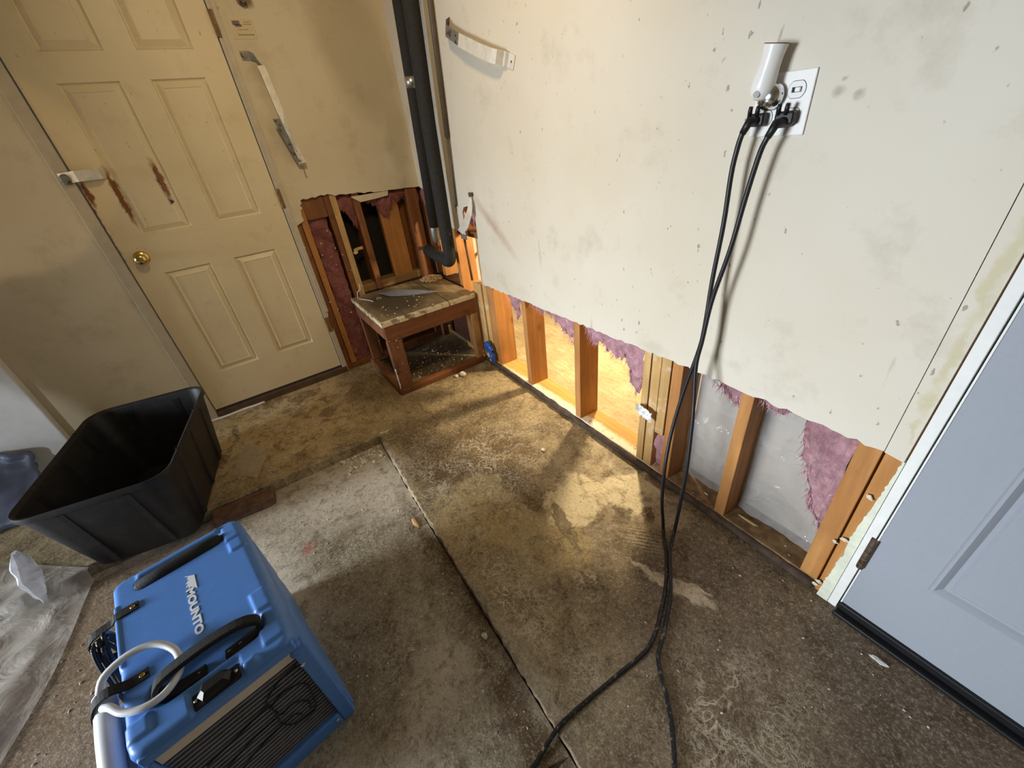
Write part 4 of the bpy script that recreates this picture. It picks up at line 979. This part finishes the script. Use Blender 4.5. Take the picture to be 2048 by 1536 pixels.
# front bezel frame around the coil
for nm, b in (('bezel_top', (L_ - .03, L_ + .002, .010, .312, .408, .436)), ('bezel_side', (L_ - .03, L_ + .004, .296, .330, .0, .408)), ('bezel_side', (L_ - .03, L_ + .004, -.004, .024, .0, .408)), ('bezel_bottom', (L_ - .03, L_ + .004, .024, .296, .0, .066))):
    obj(nm, MB().box(XF, *b), M_blue, DH, bevel=.006, seg=3, local=True)
obj('bezel_boss', MB().lathe(Vector((L_ - .012, .309, .392)), (1, .2, .4), [(.020, -.02), (.020, .006), (.014, .016), (0, .018)], 20), M_blue, DH, smooth=True, local=True)
obj('filter_edge', MB().box(XF, L_ - .030, L_ - .004, .026, .294, .376, .407), M_stripwhite, DH, bevel=.001, local=True)
obj('coil_backing', MB().box(XF, L_ - .05, L_ - .018, .024, .296, .062, .378), M_black, DH, local=True)
mb = MB()
z = .070
while z < .372:
    mb.box(XF, L_ - .018, L_ - .008, .027, .294, z, z + .0055); z += .0138
g = obj('coil_fins', mb, M_darkgrey, DH, local=True); g['kind'] = 'stuff'
for pts in ([(.29, .352), (.245, .345), (.205, .315), (.200, .285), (.24, .30), (.28, .27), (.275, .20), (.262, .15), (.22, .155)], [(.205, .30), (.14, .285), (.06, .27)], [(.205, .29), (.203, .235), (.24, .235), (.262, .20), (.255, .165)], [(.203, .235), (.13, .23), (.05, .20)], [(.205, .255), (.195, .20), (.225, .195), (.235, .175)], [(.195, .20), (.215, .16), (.262, .148)], [(.195, .195), (.13, .185), (.08, .16), (.05, .18), (.03, .14)]):
    obj('coil_wire', MB().tube(smooth_path([(L_ - .005, a, b) for a, b in pts], 4), .0018, 6), M_black, DH, smooth=True, local=True)
for y, z in ((.302, .350), (.286, .045), (.010, .35)):
    obj('screw', MB().lathe(Vector((L_ + .003, y, z)), (1, 0, 0), [(.006, 0), (.006, .003), (.003, .005), (0, .005)], 12), M_chrome, DH, smooth=True, local=True, auto=40)
# carrying handle
hp = smooth_path([(.441, .150, .434), (.438, .105, .434), (.430, .074, .438), (.420, .062, .452), (.412, .085, .468), (.410, .160, .474), (.414, .232, .470), (.424, .268, .456), (.434, .262, .440), (.441, .232, .434), (.443, .188, .434)], 4)
hd = obj('handle', MB().ribbon(hp, [Vector((.018, 0, .006))] * len(hp), .012), M_softblack, DH, local=True, bevel=.003)
for y in (.112, .136, .198, .222):
    obj('rivet', MB().lathe(Vector((.441, y, .433)), (0, 0, 1), [(.006, 0), (.006, .003), (.003, .006), (0, .006)], 12), M_chrome, hd, smooth=True, local=False) if False else obj('rivet', MB().lathe(Vector((.441, y, .434)), (0, 0, 1), [(.006, 0), (.006, .003), (.003, .006), (0, .006)], 12), M_chrome, DH, smooth=True, local=True)
obj('rear_handle', MB().tube([(.062, .052, .437), (.062, .060, .441), (.062, .12, .443), (.062, .20, .443), (.062, .258, .441), (.062, .264, .437)], [.010, .019, .021, .021, .019, .010], 14), M_softblack, DH, smooth=True, local=True)
# latch box
lx = obj('latch', MB().loft([[XF(x, y, z) for x, y in ((.486, .136), (.486, .184), (.500, .194), (.518, .186), (.520, .134), (.504, .126))] for z in (.430, .452)] + [[XF(x, y, .462) for x, y in ((.490, .144), (.490, .178), (.500, .184), (.511, .178), (.512, .142), (.503, .138))]]), M_black, DH, local=True)
obj('latch_base', MB().box(XF, .484, .522, .114, .206, .4305, .443), M_black, DH, bevel=.004, local=True)
for y in (.121, .199):
    obj('screw', MB().lathe(Vector((.503, y, .443)), (0, 0, 1), [(.005, 0), (.004, .003), (0, .004)], 12), M_chrome, DH, smooth=True, local=True)
# two hold-down straps on the side edge
for x in (.132, .357):
    sp = [(x, .056, H_ + .002), (x, .01, H_ + .003), (x + .002, -.006, H_ - .006), (x + .006, -.045, H_ - .010), (x + .010, -.062, H_ - .035), (x + .012, -.058, H_ - .09), (x + .012, -.010, H_ - .11)]
    if x > .3: sp = [(x, .056, H_ + .002), (x, .02, H_ + .004), (x - .004, -.01, H_ + .016), (x - .006, -.040, H_ + .006), (x + .0, -.058, H_ - .03), (x + .004, -.05, H_ - .08), (x + .006, -.012, H_ - .10)]
    sp = smooth_path(sp, 4)
    s__ = obj('strap', MB().ribbon(sp, (.0125, 0, 0), .003), M_softblack, DH, local=True)
    obj('rivet', MB().lathe(Vector((x, .044, H_ + .0035)), (0, 0, 1), [(.006, 0), (.006, .002), (.003, .004), (.002, .002), (0, .002)], 14), M_brass, DH, smooth=True, local=True)
# coiled mains lead hanging from the rear strap
for k, (y, r) in enumerate(((-.024, .0), (-.036, .006), (-.048, .0), (-.030, .012))):
    pth = [(.15 + .012 * k, y, .44 - .004 * k), (.20, y - .004, .40), (.255 + r, y, .33), (.28 + r, y + .006, .24), (.22, y + .004, .17), (.13, y, .20), (.10, y, .30), (.12, y, .40), (.15 + .012 * k, y, .44 - .004 * k)]
    obj('mains_lead', MB().tube(smooth_path(pth, 5), .0052, 8), M_black, DH, smooth=True, local=True)
# print
def text_mesh(s, size, sx, bold=.0):
    cu = bpy.data.curves.new('print', 'FONT'); cu.body = s; cu.size = size; cu.extrude = .0004; cu.offset = bold; cu.align_x = 'LEFT'; cu.resolution_u = 4
    o = bpy.data.objects.new('tmp_print', cu); COL.objects.link(o)
    bpy.context.view_layer.update()
    me = bpy.data.meshes.new_from_object(o.evaluated_get(bpy.context.evaluated_depsgraph_get()))
    mb = MB(); mb.add([Vector((v.co.x * sx, v.co.y, v.co.z)) for v in me.vertices], [tuple(p.vertices) for p in me.polygons])
    bpy.data.objects.remove(o); bpy.data.meshes.remove(me); return mb
tm = text_mesh('MOUNTO', .0240, 1.62, .0011)
wid = max(v.x for v in tm.v); kx = .162 / wid
tm.v = [Vector((.186 + v.x * kx, .1545 - .004 * (v.x * kx) / .16 + v.y, H_ + .0008 + v.z)) for v in tm.v]
obj('lettering', tm, M_logo, DH, local=True, recalc=False)
ic = [(.135, .166), (.149, .179), (.197, .177), (.181, .1655), (.176, .1705), (.170, .160), (.176, .156), (.183, .153), (.168, .153), (.156, .160), (.153, .166), (.146, .162), (.142, .170)]
ic = [(.133, .158), (.147, .180), (.199, .178), (.182, .166), (.186, .160), (.176, .162), (.178, .154), (.166, .162), (.164, .156), (.152, .166), (.147, .162), (.142, .167)]
obj('emblem', MB().prism(lambda a, d, z: Vector((a, z, H_ + .0006 + d)), ic, 0, .0006), M_logo, DH, local=True)
for x, y in ((.05, .04), (.05, .28), (.47, .04), (.47, .28)):
    pass

# white drain hose strapped to the dehumidifier
hs = empty('drain_hose', (2.03, -1.76, -.07), 0.159); tag(hs, 'coiled white vinyl hose strapped to the side of the blue dehumidifier', 'hose')
DM = ORI['dehumidifier']
def D(p): return DM @ Vector(p)
ringp = smooth_path([(.330, -.030, .452), (.312, -.012, .470), (.304, .035, .478), (.318, .082, .474), (.362, .112, .464), (.415, .112, .460), (.446, .082, .459), (.448, .045, .462), (.425, .010, .462), (.392, -.010, .462), (.372, -.026, .452)], 4)
obj('loop', MB().tube([D(p) for p in ringp], .0078, 10), M_hose, hs, smooth=True)
for k, (y, z0, r) in enumerate(((-.030, .425, .021), (-.046, .385, .021), (-.026, .350, .020))):
    pth = smooth_path([(.318, y, z0 + .01), (.36, y - .003, z0), (.45, y - .006, z0 - .012), (.56, y - .012, z0 - .05), (.62, y - .005, z0 - .14), (.56, y, z0 - .25), (.44, y - .004, .06 + .0 * k), (.33, y, .10)], 4)
    obj('coil', MB().tube([D(p) for p in pth], [r * .75] + [r] * (len(pth) - 1), 12), M_hose, hs, smooth=True)

# ================================================================== SHEETS, SCRAPS, RUBBLE
def floor_z(x, y):
    a = FZ if (x < 0.868 or y > -0.90) else zl(x, y)
    return a
# milky sheet on the floor by the tub
mb = MB(); vs = []; fs = []; NU, NVV = 90, 60
for i in range(NU + 1):
    for j in range(NVV + 1):
        u, v = i / NU, j / NVV
        x = 0.62 + 1.35 * u - .10 * v; y0 = -2.12 - 0.30 * max(0, u - .2) - .06 * math.sin(u * 9) * .3 - (0.32 * max(0, .2 - u) / .2)
        y = y0 - 0.95 * v
        base = max(floor_z(x + dx, y) for dx in (-.05, -.02, 0, .02, .05))
        k = sm(v, 0, .12)
        r1 = mnoise.noise((x * 3 + y * 2, x * 1.2 - y * 5, 1.0)); r2_ = mnoise.noise((x * 9 - y * 4, y * 9 + x * 3, 4.0)); r3_ = 1 - abs(mnoise.noise((x * 5.5 + y * 3, y * 4 - x, 8.0))) * 2.4
        h = .006 + k * (.018 * max(0, r1 + .3) + .010 * max(0, r2_ + .25) + .020 * max(0, r3_ - .35))
        if x < .86: h += k * .05 * sm(v, .2, .6)
        vs.append(Vector((x, y, base + h)))
for i in range(NU):
    for j in range(NVV):
        o = i * (NVV + 1) + j; fs.append((o, o + 1, o + NVV + 2, o + NVV + 1))
mb.add(vs, fs)
tag(obj('plastic_sheet', mb, M_sheet, smooth=True, recalc=False), 'large rumpled milky plastic sheet spread over the floor beside the tub', 'plastic sheet')
# thin scrap of film lying on the landing
mb = MB(); vs = []; fs = []
q = [Vector((.40, -1.50)), Vector((.60, -1.415)), Vector((.79, -1.49)), Vector((.66, -1.60))]
for i in range(13):
    for j in range(13):
        u, v = i / 12, j / 12
        p = (q[0] * (1 - u) + q[1] * u) * (1 - v) + (q[3] * (1 - u) + q[2] * u) * v
        vs.append(Vector((p.x, p.y, FZ + .004 + .006 * (mnoise.noise((p.x * 22, p.y * 22, 0)) + .5) * (1 if 0 < i < 12 and 0 < j < 12 else .3))))
for i in range(12):
    for j in range(12): o = i * 13 + j; fs.append((o, o + 1, o + 14, o + 13))
mb.add(vs, fs)
tag(obj('plastic_scrap', mb, M_scrap, smooth=True, recalc=False), 'thin clear plastic scrap flat on the floor in front of the yellow door', 'plastic scrap')
# crumpled white film caught under the tub rim
mb = MB(); vs = []; fs = []
for i in range(15):
    for j in range(19):
        u, v = i / 14, j / 18; an = u * 5.2
        r = .012 + .05 * math.sin(min(1, v * 1.1) * math.pi) * (0.7 + .5 * mnoise.noise((u * 5, v * 4, 2)))
        vs.append(Vector((.905 + .04 * v + r * math.cos(an), -2.245 - .03 * v + r * math.sin(an) * .7, -.055 + .24 * (1 - v))))
for i in range(14):
    for j in range(18): o = i * 19 + j; fs.append((o, o + 1, o + 20, o + 19))
mb.add(vs, fs)
tag(obj('plastic_bag', mb, mat_film('white_bag_film', (.85, .86, .88, 1), .75, .25, 16), smooth=True, recalc=False), 'crumpled whitish plastic bag standing beside the outer corner of the tub', 'plastic bag')
# grey-blue tarp slumped against the pale wall
mb = MB(); vs = []; fs = []
for i in range(31):
    for j in range(25):
        u, v = i / 30, j / 24; t = 2.36 + .75 * u
        z = FZ + .01 + (.22 + .22 * u) * (1 - v) ** .8
        x = .075 + .28 * v ** 1.6 + .035 * mnoise.noise((t * 11, v * 3, 1)) + .02 * mnoise.noise((t * 26, v * 7, 5))
        vs.append(Vector((max(.056, x), -t + .03 * mnoise.noise((t * 6, v * 5, 7)), z + .012 * mnoise.noise((t * 16, v * 9, 2)) * (1 - v))))
for i in range(30):
    for j in range(24): o = i * 25 + j; fs.append((o, o + 1, o + 26, o + 25))
mb.add(vs, fs)
tp = obj('tarp', mb, plain('grey_blue_tarp', srgb(92, 98, 118), .4, var=.1), smooth=True, recalc=False); tag(tp, 'slumped grey-blue tarp against the pale wall behind the tub', 'tarp')
sd = tp.modifiers.new('thick', 'SOLIDIFY'); sd.thickness = .002
# clay block at the step edge
bk = MB(); bk.prism(lambda a, d, z: FW(a, z, d), [(.872, -1.70), (.880, -1.438), (.968, -1.446), (.975, -1.475), (.962, -1.62), (.955, -1.70)], -.086, -.034)
o = obj('clay_block', bk, M_brick, bevel=.010, seg=3); tag(o, 'worn red-brown block lying along the floor step behind the dehumidifier', 'block')
# blue wad and torn paper on the studs
bw = MB(); bw.blob(F1(.680, -.014, .105), (.045, .016, .042), 2, .22, 3).blob(F1(.715, -.012, .055), (.030, .014, .042), 5, .25, 3)
e = empty('plastic_wad', F1(.70, -.012, .02)); tag(e, 'crumpled blue plastic wad stuck between the bench post and the first stud', 'plastic wad')
obj('wad', bw, M_bluetape, e); obj('plaster_lump', MB().blob(F1(.690, -.026, .060), (.014, .010, .022), 8, .4, 1).blob(F1(.705, -.024, .030), (.012, .008, .014), 9, .4, 1), M_chip, e)
pp = empty('paper_scrap', F1(1.95, -.01, .278)); tag(pp, 'torn white paper scrap sticking out from the grouped studs', 'paper')
obj('flap', MB().ribbon([F1(1.900, .000, .290), F1(1.925, -.010, .300), F1(1.945, -.012, .302)], [(0, 0, .014)] * 3, .001), M_paperback, pp)
mb = MB(); vs = []; fs = []
for i in range(9):
    for j in range(7):
        u, v = i / 8, j / 6
        vs.append(F1(1.932 + .062 * u + .004 * mnoise.noise((v * 4, 1, 1)), -.008 - .020 * abs(mnoise.noise((u * 4, v * 4, 3))) - .006, .276 + .048 * v + .006 * mnoise.noise((u * 6, 2, v)) - .012 * u))
for i in range(8):
    for j in range(6): o = i * 7 + j; fs.append((o, o + 1, o + 8, o + 7))
mb.add(vs, fs); obj('torn_face', mb, M_paper, pp, recalc=False)
# rubble at the inner corner of the step, crumbs over the floor
rs = random.Random(21)
mb = MB()
for i in range(95):
    a = rs.random(); x = .895 + .13 * rs.random() ** 1.6; y = -.915 - .20 * rs.random() ** 1.3
    r = rs.uniform(.003, .008) * (1.6 if i < 14 else 1); mb.blob((x, y, floor_z(x, y) + r * .5), (r * 1.2, r, r * .8), i, .4, 1)
for i in range(16):
    x, y = .865 + .02 * rs.random(), -.880 + .05 * rs.random(); r = rs.uniform(.003, .007); mb.blob((x, y, FZ + r * .4), (r, r, r * .7), i, .4, 1)
tag(obj('rubble', mb, M_chip, kind='stuff'), 'small heap of pale crumbs in the inner corner of the floor step', 'rubble')
def clear_of_things(x, y):
    lx_, ly_ = (x - 1.577) * math.cos(.159) + (y + 1.788) * math.sin(.159), -(x - 1.577) * math.sin(.159) + (y + 1.788) * math.cos(.159)
    if -.03 < lx_ < .57 and -.14 < ly_ < .36: return False
    return all((x - q[0]) ** 2 + (y - q[1]) ** 2 > .02 ** 2 for q in list(CA) + list(CB)) and not (x < .62 and y > -.66)
def scatter(n, xr, yr, r0, r1, label, zf, keep=clear_of_things):
    mb = MB()
    for i in range(n):
        x, y = rs.uniform(*xr), rs.uniform(*yr); r = rs.uniform(r0, r1)
        if keep and not keep(x, y): continue
        mb.blob((x, y, zf(x, y) + r * .4), (r * 1.4, r, r * .7), i, .4, 1)
    tag(obj('crumbs', mb, M_chip, kind='stuff'), label, 'debris')
scatter(180, (.9, 2.4), (-1.45, -.97), .001, .0032, 'fine pale crumbs scattered over the sunken slab', zl)
scatter(190, (.7, 3.0), (-.86, -.06), .0008, .003, 'fine pale crumbs scattered along the floor before the white wall', lambda x, y: FZ)
scatter(90, (.11, .54), (-.53, -.09), .002, .006, 'coarse pale crumbs on the dark floor under the bench', lambda x, y: FZ, None)
scatter(80, (1.1, 2.2), (-2.2, -1.85), .0015, .004, 'pale crumbs on the brown floor between the plastic sheet and the dehumidifier', zl)
def chip(name, c, r, seed, lab, mat=M_chip, cat='chip'):
    o = obj(name, MB().blob(c, r, seed, .28, 2), mat); tag(o, lab, cat); return o
chip('plaster_chip', (2.115, -.972, zl(2.115, -.972) + .005), (.011, .008, .006), 3, 'small white plaster chip lying against the long floor joint')
chip('wood_chip', (1.53, -.965, zl(1.53, -.965) + .004), (.030, .009, .004), 4, 'leaf-shaped pale wood chip beside the long floor joint', M_lath)
chip('plaster_chip', (.655, -.235, FZ + .012), (.020, .018, .013), 5, 'round plaster lump on the floor at the front of the bench')
chip('plaster_chip', (.640, -.275, FZ + .007), (.014, .012, .008), 6, 'smaller jagged plaster lump beside the round one before the bench')
chip('plaster_chip', (1.57, -.29, FZ + .006), (.012, .009, .006), 7, 'single pale crumb on the floor in front of the third stud')
chip('wood_splinter', F1(2.40, .060, .012), (.034, .004, .004), 8, 'pale splinter lying on the bottom plate beside the plastic film', M_lath, 'splinter')
chip('paint_chip', (2.86, -.13, FZ + .003), (.022, .007, .003), 9, 'long white paint chip on the floor before the grey door', M_whiteplastic)
mb = MB()
for i in range(60):
    s = rs.choice((rs.uniform(.8, 1.07), rs.uniform(1.13, 1.49), rs.uniform(1.56, 1.9), rs.uniform(1.56, 1.9), rs.uniform(2.1, 2.6)))
    r = rs.uniform(.0012, .0038); mb.blob(F1(s, rs.uniform(.02, .07), .008 + r * .5), (r * rs.uniform(1, 3), r, r * .7), i, .4, 1)
tag(obj('plate_crumbs', mb, M_chip, kind='stuff'), 'white plaster crumbs along the bottom plate between the studs', 'debris')
# specks of plaster clinging to studs and bench
mb = MB()
for i in range(30):
    t, z = rs.uniform(.535, .80), rs.uniform(.02, .9); r = rs.uniform(.002, .0055); mb.blob(F2(t, .006, z), (r * .5, r, r), i, .45, 1)
for i in range(8):
    y, z = rs.uniform(-.63, -.55), rs.uniform(.0, .40); r = rs.uniform(.0015, .004); mb.blob((.599, y, z), (r * .5, r, r), i + 50, .45, 1)
for i in range(26):
    r = rs.uniform(.002, .006); mb.blob((rs.uniform(.30, .58), rs.uniform(-.6, -.25), .4605), (r, r, r * .5), i + 90, .45, 1)
tag(obj('plaster_specks', mb, M_chip, kind='stuff'), 'specks of plaster clinging to the bench and the opened framing', 'debris')
# splintered lath seen through the gap at the end of the white sheet
LN = ('lowest', 'second lowest', 'middle', 'second highest', 'topmost')
for k in range(5):
    a = F1(.02 + .03 * k, .16 + .040 * k, .42 + .035 * k); b = F1(.20 + .015 * (k % 4), .165 + .040 * k, .50 + .045 * k + .04 * (k % 2))
    o = obj('lath_strip', MB().ribbon([a, (a + b) / 2 + Vector((0, 0, .01)), b], Vector((0, .004, .011)), .006), M_lath)
    tag(o, LN[k] + ' pale splintered lath strip in the lit gap beside the bench', 'lath', 'splintered laths in the gap')

o = obj('wood_splinter', MB().ribbon([F2(.515, .05, .735), F2(.49, .045, .742), F2(.455, .05, .742)], (0, 0, .009), .004).blob(F2(.51, .045, .722), (.012, .016, .010), 6, .5, 1), M_lath)
tag(o, 'yellowish splinter caught in the dark stud bay behind the bench', 'splinter')
